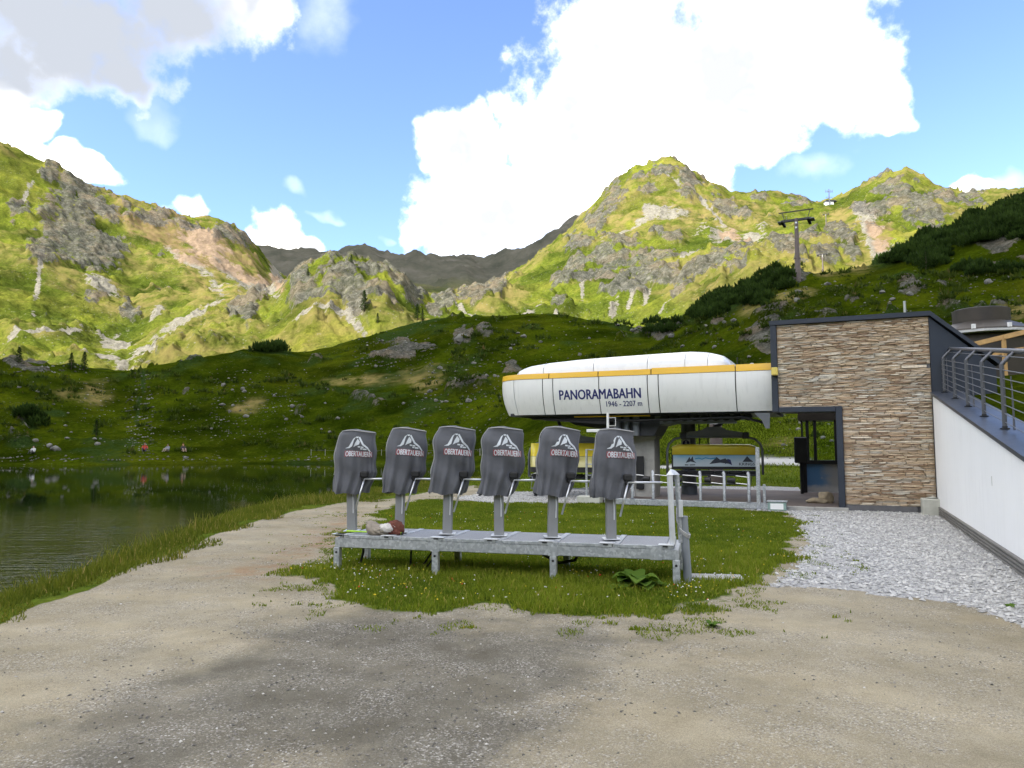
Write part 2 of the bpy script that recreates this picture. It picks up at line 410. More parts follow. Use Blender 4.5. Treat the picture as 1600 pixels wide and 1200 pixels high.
rock_h = np.maximum(rock_h, sstep(crag * 0.6 + n_sml * 0.4, 0.72, 0.80) * is_h * 0.8)
rock_h *= np.where(AZG < 0.0, sstep(RG, 98, 112), 1.0)
SCREE = [(250, 530, 70, 9, -32), (300, 500, 60, 6, -30), (210, 565, 50, 12, -35), (180, 530, 26, 22, 20), (170, 560, 30, 14, 10), (155, 450, 26, 10, 30), (320, 385, 50, 26, 30), (300, 420, 60, 8, 38), (395, 448, 50, 14, 15), (432, 430, 10, 30, 0), (350, 420, 50, 12, 35), (470, 508, 30, 5, -15), (525, 503, 34, 6, 5), (560, 518, 26, 5, 28),
         (1028, 330, 34, 8, 10), (1140, 366, 44, 11, 8), (1170, 362, 34, 8, -8), (1110, 330, 50, 2.5, 45), (1060, 288, 36, 3, 35), (1000, 345, 60, 4, -28), (1075, 402, 16, 5, -10), (1360, 355, 14, 26, -30), (1370, 380, 24, 10, 20), (1345, 330, 12, 14, 0), (960, 470, 5, 12, 30), (985, 462, 4, 12, 30), (1010, 458, 4, 14, 30), (1040, 480, 20, 4, -40), (910, 452, 4, 10, 0), (1180, 395, 16, 4, -40), (50, 518, 60, 2.2, -4), (110, 515, 20, 2, 0), (60, 440, 5, 40, 10), (40, 300, 4, 40, 30), (245, 490, 12, 4, -30), (900, 500, 8, 4, 0), (730, 480, 30, 3, 10), (860, 488, 20, 3, 0), (820, 478, 24, 4, -10)]
scree = sstep(union(SCREE) + wig * 0.9, -0.35, 0.60) * is_m
REDDISH = [(330, 385, 90, 34, 30), (230, 350, 90, 18, 18), (300, 400, 60, 22, 38), (370, 400, 40, 16, 30), (400, 440, 50, 12, 12), (1150, 365, 30, 9, 10), (250, 370, 70, 18, 20), (1080, 290, 20, 14, 0), (1375, 365, 20, 20, 0)]
ruddy = sstep(union(REDDISH) + wig * 0.8, 0.0, 0.4) * is_m
DRY = [(1320, 345, 40, 36, 20), (1345, 400, 30, 36, 20), (1300, 420, 30, 20, 0), (330, 450, 120, 30, 30), (260, 370, 140, 30, 25), (980, 350, 100, 30, 0), (1120, 330, 120, 30, 10), (1240, 460, 60, 12, -18), (1180, 480, 40, 10, -20), (1590, 480, 30, 24, 0), (100, 610, 30, 14, 0), (380, 635, 40, 14, 0), (660, 590, 30, 26, 20), (560, 600, 60, 8, 0), (770, 460, 80, 24, 0), (150, 615, 50, 20, 0), (1230, 690, 50, 16, 0)]
dry = sstep(union(DRY) + wig * 0.9, -0.1, 0.6)
dry = np.maximum(dry, is_m * sstep(n_big * .6 + n_med * .4, .44, .62) * .75)
DARKS = [(215, 640, 6, 48, 8), (224, 600, 5, 26, 0), (205, 692, 12, 12, 0), (46, 660, 26, 10, 0), (150, 668, 12, 10, 0), (40, 690, 40, 6, 0), (1130, 480, 60, 20, -25), (1480, 372, 150, 16, -22), (1560, 330, 80, 40, -25), (1400, 400, 30, 12, -20), (420, 552, 36, 5, 5), (1420, 428, 60, 8, 0), (1350, 500, 60, 10, 0), (90, 640, 30, 8, 0), (630, 520, 60, 10, -15)]
darkp = sstep(union(DARKS) + wig * 0.8, 0.0, 0.5) * is_h
darkp = np.maximum(darkp, sstep(n_sml * 0.6 + n_med * 0.4, 0.58, 0.70) * is_h * 0.75)

# relief
crest_keep = 1.0
amp = 1.0 * is_h + is_m
Zd = Zb.copy()
Zd += is_h * ((n_med - 0.5) * 2.6 + (n_sml - 0.5) * 0.9 + (fbm(X / 1.9, Y / 1.9, 71, 3) - 0.5) * 0.38)
Zd += is_h * rock_h * ((crag - 0.45) * 3.4 + (n_sml - .45) * 1.2)
Zd += is_m * ((n_big - 0.5) * 14 + (n_med - 0.5) * 5.5 + (n_sml - 0.5) * 1.6)
Zd += is_m * (1 - is_far) * (crag2 - 0.6) * 6
Zd += is_m * rock * ((crag - 0.5) * 7 + (n_sml - 0.5) * 2.4 + (fbm(X / 2.6, Y / 2.6, 77, 2) - 0.5) * 1.6 + 1.0)
Zd += is_far * (fbm(X / 120, Y / 120, 41, 4, 0.55, ridge=True) - 0.6) * 40
# gullies running down the slopes
gul = fbm(AZG * 520 / 26 + n_med * 1.2, RG / 120, 81, 4, 0.55, ridge=True)
Zd += is_m * (1 - is_far) * (gul - 0.62) * 6 * (0.5 + n_big)
Zd += is_m * (fbm(X / 3.1, Y / 3.1, 83, 2) - 0.5) * 1.3
# keep the far shore and the lake clean
lk = (RG > RK[2][AG] - 1.5) & (RG < RK[5][AG] + 1) & (Z[3][AG] < -0.3)
Zd = np.where(lk, Zb + np.where(RG > 60, (n_sml - 0.5) * 0.3, 0), Zd)
# trodden ground: very slight undulation
near = 1 - sstep(RG, 26, 45)
Zd += near * ((fbm(X / 1.3, Y / 1.3, 5, 3) - 0.5) * 0.025 + (fbm(X / 0.22, Y / 0.22, 51, 2) - 0.5) * 0.010)

# ---- what grows or lies where on the near ground (given in plan, from photo points on the ground)
def poly_mask(pts, soft, wob=0.0):
    P = np.array([(gp(px, py).x, gp(px, py).y) for px, py in pts])
    n = i_hill_near
    x = X[:n]; y = Y[:n]
    inside = np.zeros(x.shape, bool); dist = np.full(x.shape, 1e9)
    for i in range(len(P)):
        x0, y0 = P[i - 1]; x1, y1 = P[i]
        c = ((y0 > y) != (y1 > y))
        with np.errstate(divide='ignore', invalid='ignore'):
            inside ^= c & (x < (x1 - x0) * (y - y0) / (y1 - y0 + 1e-12) + x0)
        ex, ey = x1 - x0, y1 - y0
        t = np.clip(((x - x0) * ex + (y - y0) * ey) / (ex * ex + ey * ey + 1e-9), 0, 1)
        dist = np.minimum(dist, np.hypot(x - x0 - t * ex, y - y0 - t * ey))
    sd = np.where(inside, dist, -dist)
    sd = sd + wob * (fbm(x / 0.8, y / 0.8, 91, 4) - 0.5) * 2
    out = np.zeros(X.shape); out[:n] = sstep(sd, -soft, soft)
    return out
i_hill_near = i_near + 40
LAWN = [(462, 905), (490, 884), (520, 860), (560, 826), (600, 797), (640, 782), (705, 779), (760, 786), (850, 787), (950, 784), (1000, 789), (1100, 791), (1180, 798), (1228, 801), (1246, 815), (1256, 842), (1240, 880), (1215, 898), (1185, 915), (1150, 938), (1110, 950), (1040, 962), (960, 962), (850, 952), (760, 948), (680, 956), (600, 946), (540, 932), (500, 918)]
WGRAV = [(1222, 797), (1330, 790), (1460, 790), (1640, 905), (1720, 1000), (1640, 1010), (1560, 965), (1480, 938), (1300, 921), (1190, 916), (1215, 898), (1240, 880), (1256, 842), (1246, 815)]
WGRAV2 = [(705, 779), (760, 770), (840, 768), (900, 766), (985, 765), (1100, 765), (1250, 765), (1260, 772), (1200, 780), (1228, 801), (1180, 798), (1100, 791), (1000, 789), (950, 784), (850, 787), (760, 786)]
lawn = poly_mask(LAWN, 0.32, 0.60)
wgrav = np.maximum(poly_mask(WGRAV, 0.12, 0.25), poly_mask(WGRAV2, 0.12, 0.3))
# grass beyond the forecourt and on the lake bank
beyond = sstep(RG, 24.0, 26.0) * (AZG > math.atan2(-60, FPX)) * sstep(RG, RK[1][AG], RK[1][AG] + 1.5)
fr_w = (RG - (RK[1][AG] + (fbm(X / 1.1, Y / 1.1, 61, 3) - 0.5) * 0.8 - 0.15)) / 0.25
fringe = np.clip(fr_w, 0, 1) * (AZG < math.atan2(-40, FPX))
turf = np.maximum(np.maximum(lawn, beyond), fringe)
turf = np.maximum(turf, sstep(RG, 33, 40))
# the white track across the slope behind the lift
trk = (1 - np.clip(np.abs(RG - 33.6 - 5.0 * AZG - 0.8 * np.sin(AZG * 25)) / 1.1, 0, 1)) * (AZG > math.atan2(30, FPX)) * (AZG < math.atan2(560, FPX))
wgrav = np.maximum(wgrav * (1 - lawn), sstep(trk + (n_sml - .5) * .6, 0.15, 0.5) * (trk > 0))
turf = turf * (1 - wgrav)
# darker stony patch in the forecourt, pale beaten path to the left
DK = [(420, 985), (560, 945), (760, 955), (980, 975), (1060, 1010), (1000, 1080), (840, 1150), (560, 1260), (250, 1300), (-60, 1230), (60, 1120), (250, 1040)]
dkg = poly_mask(DK, 0.9, 0.8)
RD = [(430, 905), (560, 850), (545, 800), (500, 830), (380, 880), (330, 905)]
rdp = poly_mask(RD, 0.5, 0.6)

def strip_faces(r0, r1):
    i = np.arange(r0, r1 - 1)[:, None] * nA; j = np.arange(nA)[None, :]; j2 = (j + 1) % nA
    return np.stack([i + j, i + j2, i + nA + j2, i + nA + j], axis=-1).reshape(-1, 4) - r0 * nA
def sheet(name, r0, r1, attrs):
    V = np.stack([X[r0:r1], Y[r0:r1], Zd[r0:r1]], -1).reshape(-1, 3)
    me = np_mesh(name, V, strip_faces(r0, r1)[:, ::-1], True, {k: v[r0:r1].ravel() for k, v in attrs.items()})
    return me

# ---- materials of the land
def grass_color(t, pos, big, med, small, k=1.0):
    a = t.ramp(t.noise(pos, big, 4, 0.6), [(0.30, (0.050, 0.085, 0.012)), (0.5, (0.090, 0.130, 0.016)), (0.68, (0.155, 0.165, 0.030))])
    b = t.ramp(t.noise(pos, med, 5, 0.65), [(0.33, (0.040, 0.070, 0.010)), (0.52, (0.100, 0.140, 0.018)), (0.7, (0.165, 0.185, 0.035))])
    c = t.mix(0.55, a, b)
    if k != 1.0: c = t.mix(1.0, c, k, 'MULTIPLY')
    f = t.ramp(t.noise(pos, small, 5, 0.75), [(0.28, (0.42, 0.42, 0.45)), (0.5, (1.0, 1.0, 1.0)), (0.72, (1.65, 1.55, 1.35))])
    return t.mix(0.85, c, t.mix(1.0, c, f, 'MULTIPLY'))

def land_material(name, s, k=1.0):
    m, t, b = new_mat(name)
    g = t.new('ShaderNodeNewGeometry'); pos = g.outputs['Position']
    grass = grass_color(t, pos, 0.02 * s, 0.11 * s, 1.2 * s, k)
    grass = t.mix(1.0, grass, t.ramp(t.noise(pos, 0.045 * s, 4, .6), [(0.34, (0.45, 0.50, 0.5)), (0.5, (0.95, 0.95, 0.95)), (0.66, (1.55, 1.45, 1.2))]), 'MULTIPLY')
    dryc = t.ramp(t.noise(pos, 0.3 * s, 4), [(0.3, (0.17, 0.155, 0.045)), (0.7, (0.25, 0.19, 0.075))])
    dn = t.m('MULTIPLY', t.attr('dry'), t.ss(t.noise(pos, 0.15 * s, 3, .65), 0.30, 0.62))
    col = t.mix(t.m('MULTIPLY', dn, 0.85), grass, dryc)
    col = t.mix(t.m('MULTIPLY', t.attr('ruddy'), t.ss(t.noise(pos, 0.25 * s, 4, .7), 0.36, 0.58, 0.2, 0.8)), col, (0.21, 0.145, 0.075))
    drk = t.ramp(t.noise(pos, 1.5 * s, 3), [(0.3, (0.016, 0.032, 0.008)), (0.7, (0.036, 0.062, 0.014))])
    col = t.mix(t.m('MULTIPLY', t.attr('darkp'), t.ss(t.noise(pos, 0.6 * s, 4, .7), 0.30, 0.55)), col, drk)
    # scree
    sc = t.ramp(t.noise(pos, 1.1 * s, 4, .75), [(0.25, (0.13, 0.122, 0.098)), (0.5, (0.22, 0.205, 0.165)), (0.75, (0.34, 0.315, 0.255))])
    sc = t.mix(t.m('MULTIPLY', t.attr('ruddy'), 0.8), sc, t.ramp(t.noise(pos, 0.5 * s, 4, .7), [(0.3, (0.18, 0.12, 0.075)), (0.7, (0.33, 0.23, 0.15))]))
    sm = t.ss(t.m('ADD', t.attr('scree'), t.m('MULTIPLY', t.m('SUBTRACT', t.noise(pos, 0.6 * s, 5, .75), 0.5), 3.4)), 0.46, 0.76)
    col = t.mix(sm, col, sc)
    # rock, lichen-grey with brown
    rk = t.ramp(t.noise(pos, 0.55 * s, 5, .74), [(0.30, (0.032, 0.032, 0.029)), (0.48, (0.095, 0.092, 0.080)), (0.60, (0.155, 0.148, 0.128)), (0.78, (0.30, 0.28, 0.235))])
    rk = t.mix(t.m('MULTIPLY', t.ss(t.noise(pos, 0.10 * s, 2), 0.45, 0.65), 0.5), rk, (0.20, 0.15, 0.10))
    crk = t.ss(t.m('ABSOLUTE', t.m('SUBTRACT', t.noise(pos, 0.30 * s, 4, .6, dist=1.2), 0.5)), 0.0, 0.05)
    rk = t.mix(t.m('MULTIPLY', t.m('SUBTRACT', 1.0, crk), 0.6), rk, (0.032, 0.034, 0.026))
    nz = t.new('ShaderNodeSeparateXYZ'); t.l.new(g.outputs['Normal'], nz.inputs[0])
    steep = t.ss(nz.outputs[2], 0.52, 0.32)
    rm = t.m('ADD', t.attr('rock'), t.m('MULTIPLY', t.m('SUBTRACT', t.noise(pos, 0.42 * s, 5, .74), 0.5), 2.6))
    rm = t.m('MAXIMUM', t.ss(rm, 0.54, 0.82), t.m('MULTIPLY', steep, t.ss(t.noise(pos, 0.3 * s, 4), 0.35, 0.55)))
    col = t.mix(t.m('MULTIPLY', rm, 0.88), col, rk)
    # loose stones lying in the grass
    st = t.voro(pos, 0.9 * s); stm = t.m('MULTIPLY', t.ss(st, 0.20, 0.12), t.ss(t.noise(pos, 0.05 * s, 3), 0.44 if s < 1 else 0.56, 0.58 if s < 1 else 0.70))
    col = t.mix(t.m('MULTIPLY', stm, 0.55), col, (0.24, 0.235, 0.20))
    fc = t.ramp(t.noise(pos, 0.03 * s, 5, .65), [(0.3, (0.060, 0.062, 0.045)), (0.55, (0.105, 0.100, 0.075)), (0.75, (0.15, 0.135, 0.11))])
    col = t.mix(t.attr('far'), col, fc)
    col = t.mix(t.attr('white'), col, (0.55, 0.54, 0.50))
    t.l.new(col, b.inputs['Base Color']); b.inputs['Roughness'].default_value = 0.95
    b.inputs['Specular IOR Level'].default_value = 0.0
    hgt = t.noise(pos, 1.1 * s, 5, .74)
    t.l.new(t.bump(hgt, 0.9, 0.9 / s), b.inputs['Normal'])
    return m

def ground_material():
    m, t, b = new_mat("forecourt_gravel")
    g = t.new('ShaderNodeNewGeometry'); pos = g.outputs['Position']
    # compacted sand and grit
    n1 = t.noise(pos, 0.5, 5, .6); n2 = t.noise(pos, 3.0, 5, .65); n3 = t.noise(pos, 45.0, 4, .7)
    beige = t.ramp(t.m('ADD', t.m('MULTIPLY', n1, 0.6), t.m('MULTIPLY', n2, 0.4)), [(0.33, (0.200, 0.172, 0.117)), (0.5, (0.268, 0.234, 0.164)), (0.68, (0.345, 0.306, 0.225))])
    grey = t.ramp(t.m('ADD', t.m('MULTIPLY', n1, 0.5), t.m('MULTIPLY', n2, 0.5)), [(0.33, (0.066, 0.062, 0.052)), (0.52, (0.097, 0.092, 0.078)), (0.70, (0.155, 0.145, 0.12))])
    dkm = t.m('MULTIPLY', t.ss(t.m('ADD', t.attr('dkg'), t.m('MULTIPLY', t.m('SUBTRACT', t.noise(pos, 0.9, 6, .70), 0.5), 1.9)), 0.15, 0.95), 0.76)
    col = t.mix(dkm, beige, grey)
    col = t.mix(t.m('MULTIPLY', t.attr('rdp'), t.ss(n2, 0.40, 0.60)), col, (0.235, 0.16, 0.10))
    # tyre tracks curving across
    wv = t.new('ShaderNodeTexWave', wave_type='RINGS', rings_direction='SPHERICAL'); wv.inputs['Scale'].default_value = 0.22; wv.inputs['Distortion'].default_value = 2.0; wv.inputs['Detail'].default_value = 3; wv.inputs['Detail Scale'].default_value = 0.8
    t.l.new(t.vm('ADD', pos, (6.0, 4.0, 0.0)), wv.inputs[0])
    col = t.mix(t.m('MULTIPLY', t.ss(wv.outputs[0], 0.60, 0.92), 0.28), col, t.mix(1.0, col, (1.36, 1.32, 1.26), 'MULTIPLY'))
    col = t.mix(t.m('MULTIPLY', t.ss(wv.outputs[0], 0.30, 0.08), 0.10), col, t.mix(1.0, col, (0.72, 0.71, 0.70), 'MULTIPLY'))
    # grit
    v = t.voro(pos, 95.0, 'Color'); vd = t.voro(pos, 95.0)
    vs = t.new('ShaderNodeSeparateColor'); t.l.new(v, vs.inputs[0])
    gr = t.ramp(vs.outputs[0], [(0.0, (0.07, 0.065, 0.06)), (0.5, (0.23, 0.21, 0.18)), (0.85, (0.38, 0.36, 0.32)), (1.0, (0.60, 0.58, 0.53))])
    gm = t.m('MULTIPLY', t.ss(vs.outputs[1], 0.35, 0.6), t.ss(t.noise(pos, 1.7, 4, .65), 0.35, 0.68))
    col = t.mix(t.m('MULTIPLY', gm, 0.62), col, gr)
    v2 = t.voro(pos, 230.0, 'Color'); vs2 = t.new('ShaderNodeSeparateColor'); t.l.new(v2, vs2.inputs[0])
    col = t.mix(0.30, col, t.mix(1.0, col, t.ramp(vs2.outputs[0], [(0.0, (0.35, 0.35, 0.35)), (0.5, (1.0, 1.0, 1.0)), (1.0, (1.9, 1.88, 1.8))]), 'MULTIPLY'))
    # white crushed stone
    wv1 = t.voro(pos, 26.0, 'Color'); ws = t.new('ShaderNodeSeparateColor'); t.l.new(wv1, ws.inputs[0])
    wst = t.ramp(ws.outputs[0], [(0.0, (0.27, 0.268, 0.262)), (0.25, (0.40, 0.395, 0.385)), (0.7, (0.48, 0.472, 0.455)), (1.0, (0.57, 0.56, 0.535))])
    wst = t.mix(t.ss(t.voro(pos, 26.0, feature='DISTANCE_TO_EDGE'), 0.10, 0.0), wst, (0.30, 0.295, 0.285))
    wst = t.mix(t.m('MULTIPLY', t.ss(t.noise(pos, 0.8, 4), 0.5, 0.7), 0.35), wst, (0.33, 0.325, 0.32))
    wm = t.ss(t.m('ADD', t.attr('white'), t.m('MULTIPLY', t.m('SUBTRACT', t.noise(pos, 6.0, 4, .7), 0.5), 0.9)), 0.35, 0.65)
    col = t.mix(wm, col, wst)
    # turf
    gcol = grass_color(t, pos, 0.35, 2.2, 14.0)
    tm = t.ss(t.m('ADD', t.attr('turf'), t.m('MULTIPLY', t.m('SUBTRACT', t.noise(pos, 4.0, 5, .7), 0.5), 0.9)), 0.35, 0.65)
    col = t.mix(tm, col, t.mix(1.0, gcol, (0.75, 0.75, 0.75), 'MULTIPLY'))
    t.l.new(col, b.inputs['Base Color']); b.inputs['Roughness'].default_value = 0.92
    b.inputs['Specular IOR Level'].default_value = 0.0
    hh = t.m('ADD', t.m('MULTIPLY', n3, 0.6), t.m('MULTIPLY', t.m('SUBTRACT', 1.0, vd), 0.5))
    hh = t.m('ADD', hh, t.m('MULTIPLY', t.m('MULTIPLY', t.voro(pos, 26.0, feature='DISTANCE_TO_EDGE'), wm), 6.0))
    t.l.new(t.bump(hh, 0.7, 0.008), b.inputs['Normal'])
    return m

MAT_GROUND = ground_material()
MAT_HILL = land_material("shade_toned_turf", 2.2, (0.35, 0.37, 0.145))  # darker heath turf, with extra cloud shade put into the colour
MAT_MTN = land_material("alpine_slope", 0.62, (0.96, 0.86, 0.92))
ground = link("ground", sheet("ground", 0, i_near + 1, {'turf': turf, 'white': wgrav, 'dkg': dkg, 'rdp': rdp}), MAT_GROUND)
tag(ground, "compacted grey and beige gravel forecourt with lawn patches", kind='structure')
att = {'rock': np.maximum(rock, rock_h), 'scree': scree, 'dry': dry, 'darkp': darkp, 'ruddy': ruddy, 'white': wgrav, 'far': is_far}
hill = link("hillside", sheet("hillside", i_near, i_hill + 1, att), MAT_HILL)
tag(hill, "grassy hillside, dark green partly from shade put into its colour, rising behind the lake and lift", kind='structure')
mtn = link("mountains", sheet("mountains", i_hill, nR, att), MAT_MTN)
tag(mtn, "sunlit rocky green mountains behind the hill", kind='structure')

def ground_z(x, y):
    """height of the built sheet under a point"""
    r = math.hypot(x, y); a = math.atan2(x, y)
    j = int(np.clip(np.searchsorted(azs, a), 1, nA - 1)); i = int(np.clip(np.searchsorted(RR, r), 1, nR - 1))
    ta = (a - azs[j - 1]) / (azs[j] - azs[j - 1]); tr = (r - RR[i - 1]) / (RR[i] - RR[i - 1])
    return float((Zd[i-1, j-1] * (1-ta) + Zd[i-1, j] * ta) * (1-tr) + (Zd[i, j-1] * (1-ta) + Zd[i, j] * ta) * tr)
def ground_z_np(x, y, G=None):
    G = Zd if G is None else G
    r = np.hypot(x, y); a = np.arctan2(x, y)
    j = np.clip(np.searchsorted(azs, a), 1, nA - 1); i = np.clip(np.searchsorted(RR, r), 1, nR - 1)
    ta = (a - azs[j - 1]) / (azs[j] - azs[j - 1]); tr = (r - RR[i - 1]) / (RR[i] - RR[i - 1])
    return (G[i-1, j-1] * (1-ta) + G[i-1, j] * ta) * (1-tr) + (G[i, j-1] * (1-ta) + G[i, j] * ta) * tr
def on_slope(px, py, rmin, rmax, n=400):
    """first point of the land that the photo point looks at between two ranges"""
    d = pdir(px, py); hd = math.hypot(d.x, d.y)
    for r in np.geomspace(rmin, rmax, n):
        t = r / hd; x, y, z = d.x * t, d.y * t, EYE + d.z * t
        if ground_z(x, y) >= z: return Vector((x, y, ground_z(x, y)))
    t = rmax / hd
    return Vector((d.x * t, d.y * t, ground_z(d.x * t, d.y * t)))

# ------------------------------------------------------------------ lake
def lake_material():
    m, t, b = new_mat("lake_water")
    g = t.new('ShaderNodeNewGeometry'); pos = g.outputs['Position']
    b.inputs['Base Color'].default_value = (0.006, 0.011, 0.004, 1)
    b.inputs['Roughness'].default_value = 0.02
    b.inputs['IOR'].default_value = 1.27
    mp = t.new('ShaderNodeMapping'); t.l.new(pos, mp.inputs[0]); mp.inputs['Rotation'].default_value = (0, 0, rad(12)); mp.inputs['Scale'].default_value = (0.42, 1.7, 1)
    gust = t.ss(t.noise(pos, 0.045, 3, .5), 0.36, 0.62)
    rp = t.m('ADD', t.noise(mp.outputs[0], 2.6, 3, .55, dist=.5), t.m('MULTIPLY', t.noise(mp.outputs[0], 7.0, 3, .6), 0.45))
    rp = t.m('MULTIPLY', rp, t.m('MULTIPLY_ADD', gust, 0.85, 0.15))
    sx = t.new('ShaderNodeSeparateXYZ'); t.l.new(pos, sx.inputs[0])
    rp = t.m('MULTIPLY', rp, t.ss(sx.outputs[1], 30, 12, .02, 1.0))
    b.inputs['Specular IOR Level'].default_value = 0.38
    t.l.new(t.bump(rp, 1.0, 0.055), b.inputs['Normal'])
    return m
lp = [(-150, -6), (-150, 140), (40, 140), (8, 60), (-3, 40), (-4, 10), (-4.5, -6)]
V = []; 
gx = np.linspace(-150, 25, 30); gy = np.linspace(-6, 108, 30)
GX, GY = np.meshgrid(gx, gy)
idx = np.arange(900).reshape(30, 30)
Fq = np.stack([idx[:-1, :-1], idx[:-1, 1:], idx[1:, 1:], idx[1:, :-1]], -1).reshape(-1, 4)
lake = link("lake", np_mesh("lake", np.stack([GX, GY, np.full(GX.shape, LAKE_Z)], -1).reshape(-1, 3), Fq, True), lake_material())
tag(lake, "dark green mountain lake with light ripples", kind='structure')
# ------------------------------------------------------------------ mesh builder
class MB:
    """collects shapes into one mesh"""
    def __init__(self): self.V = []; self.F = []
    def add(self, vs, fs):
        n = len(self.V); self.V += [Vector(v) for v in vs]; self.F += [tuple(i + n for i in f) for f in fs]; return self
    def box(self, x0, x1, y0, y1, z0, z1):
        v = [(x0, y0, z0), (x1, y0, z0), (x1, y1, z0), (x0, y1, z0), (x0, y0, z1), (x1, y0, z1), (x1, y1, z1), (x0, y1, z1)]
        return self.add(v, [(3, 2, 1, 0), (4, 5, 6, 7), (0, 1, 5, 4), (1, 2, 6, 5), (2, 3, 7, 6), (3, 0, 4, 7)])
    def cbox(self, x0, x1, y0, y1, z0, z1, c=0.01):
        """box with chamfered edges"""
        xs = (x0, x1); ys = (y0, y1); zs = (z0, z1); v = []; ix = {}
        for i in (0, 1):
            for j in (0, 1):
                for k in (0, 1):
                    p = (xs[i], ys[j], zs[k]); s = (c if i == 0 else -c, c if j == 0 else -c, c if k == 0 else -c)
                    for a in range(3):
                        q = [p[0] + s[0], p[1] + s[1], p[2] + s[2]]; q[a] = p[a]
                        ix[(i, j, k, a)] = len(v); v.append(tuple(q))
        f = []
        for k in (0, 1):
            q = [ix[(0, 0, k, 2)], ix[(1, 0, k, 2)], ix[(1, 1, k, 2)], ix[(0, 1, k, 2)]]; f.append(tuple(q if k else q[::-1]))
            q = [ix[(0, k, 0, 1)], ix[(1, k, 0, 1)], ix[(1, k, 1, 1)], ix[(0, k, 1, 1)]]; f.append(tuple(q[::-1] if k else q))
            q = [ix[(k, 0, 0, 0)], ix[(k, 1, 0, 0)], ix[(k, 1, 1, 0)], ix[(k, 0, 1, 0)]]; f.append(tuple(q if k else q[::-1]))
        for i in (0, 1):
            for j in (0, 1):
                f.append((ix[(i, j, 0, 0)], ix[(i, j, 0, 1)], ix[(i, j, 1, 1)], ix[(i, j, 1, 0)]))
                f.append((ix[(i, 0, j, 0)], ix[(i, 0, j, 2)], ix[(i, 1, j, 2)], ix[(i, 1, j, 0)]))
                f.append((ix[(0, i, j, 1)], ix[(0, i, j, 2)], ix[(1, i, j, 2)], ix[(1, i, j, 1)]))
                for k in (0, 1): f.append(tuple(ix[(i, j, k, a)] for a in range(3)))
        return self.add(v, f)
    def tube(self, path, r, seg=10, caps=True, r_end=None):
        P = [Vector(p) for p in path]; n = len(P); rings = []
        up = Vector((0, 0, 1)); prev = None
        for i in range(n):
            t = (P[min(i + 1, n - 1)] - P[max(i - 1, 0)]).normalized()
            if prev is None:
                a = t.orthogonal().normalized() if abs(t.z) > .99 else up.cross(t).normalized()
            else:
                a = (prev - t * prev.dot(t)).normalized()
            b = t.cross(a); prev = a
            rr = r if r_end is None else r + (r_end - r) * i / max(1, n - 1)
            if not isinstance(rr, (int, float)): rr = rr[i]
            rings.append([P[i] + a * (rr * math.cos(2 * math.pi * k / seg)) + b * (rr * math.sin(2 * math.pi * k / seg)) for k in range(seg)])
        v = [q for rg in rings for q in rg]; f = []
        for i in range(n - 1):
            for k in range(seg):
                k2 = (k + 1) % seg; f.append((i * seg + k, i * seg + k2, (i + 1) * seg + k2, (i + 1) * seg + k))
        if caps: f.append(tuple(range(seg))[::-1]); f.append(tuple((n - 1) * seg + k for k in range(seg)))
        return self.add(v, f)
    def bar(self, p0, p1, w, h):
        """rectangular bar between two points, w sideways, h upwards"""
        p0 = Vector(p0); p1 = Vector(p1); t = (p1 - p0).normalized()
        a = Vector((0, 0, 1)).cross(t); a = Vector((1, 0, 0)) if a.length < 1e-4 else a.normalized(); b = t.cross(a)
        v = []
        for p in (p0, p1):
            for s, q in ((-1, -1), (1, -1), (1, 1), (-1, 1)): v.append(p + a * (s * w / 2) + b * (q * h / 2))
        return self.add(v, [(3, 2, 1, 0), (4, 5, 6, 7), (0, 1, 5, 4), (1, 2, 6, 5), (2, 3, 7, 6), (3, 0, 4, 7)])
    def prism(self, pts, d0, d1, axis='y'):
        """polygon in the other two axes, extruded along one axis"""
        n = len(pts); v = []
        for d in (d0, d1):
            for a, b in pts:
                v.append((a, d, b) if axis == 'y' else ((d, a, b) if axis == 'x' else (a, b, d)))
        f = [tuple(range(n)), tuple(range(2 * n - 1, n - 1, -1))]
        for i in range(n): j = (i + 1) % n; f.append((i, i + n, j + n, j))
        return self.add(v, f)
    def lathe(self, prof, seg=24, c=(0, 0)):
        v = []; f = []; n = len(prof)
        for r, z in prof:
            for k in range(seg):
                a = 2 * math.pi * k / seg; v.append((c[0] + r * math.cos(a), c[1] + r * math.sin(a), z))
        for i in range(n - 1):
            for k in range(seg):
                k2 = (k + 1) % seg; f.append((i * seg + k, i * seg + k2, (i + 1) * seg + k2, (i + 1) * seg + k))
        f.append(tuple(range(seg))[::-1]); f.append(tuple((n - 1) * seg + k for k in range(seg)))
        return self.add(v, f)
    def grid(self, pts):
        """pts[i][j] surface"""
        n = len(pts); m = len(pts[0]); v = [p for row in pts for p in row]
        f = [(i * m + j, i * m + j + 1, (i + 1) * m + j + 1, (i + 1) * m + j) for i in range(n - 1) for j in range(m - 1)]
        return self.add(v, f)
    def rock(self, c, s, seed, sub=2, rough=.35):
        bm = bmesh.new(); bmesh.ops.create_icosphere(bm, subdivisions=sub, radius=1.0)
        rg = np.random.default_rng(seed); dirs = rg.normal(size=(9, 3)); dirs /= np.linalg.norm(dirs, axis=1)[:, None]; off = rg.uniform(.55, .95, 9)
        vs = []
        for v in bm.verts:
            p = np.array(v.co); k = 1.0
            for d, o in zip(dirs, off):
                q = p @ d
                if q > o: p = p - d * (q - o) * .9
            p = p * (1 + rough * .3 * rg.normal())
            vs.append((c[0] + p[0] * s[0], c[1] + p[1] * s[1], c[2] + p[2] * s[2]))
        fs = [tuple(v.index for v in f.verts) for f in bm.faces]
        bm.free(); return self.add(vs, fs)
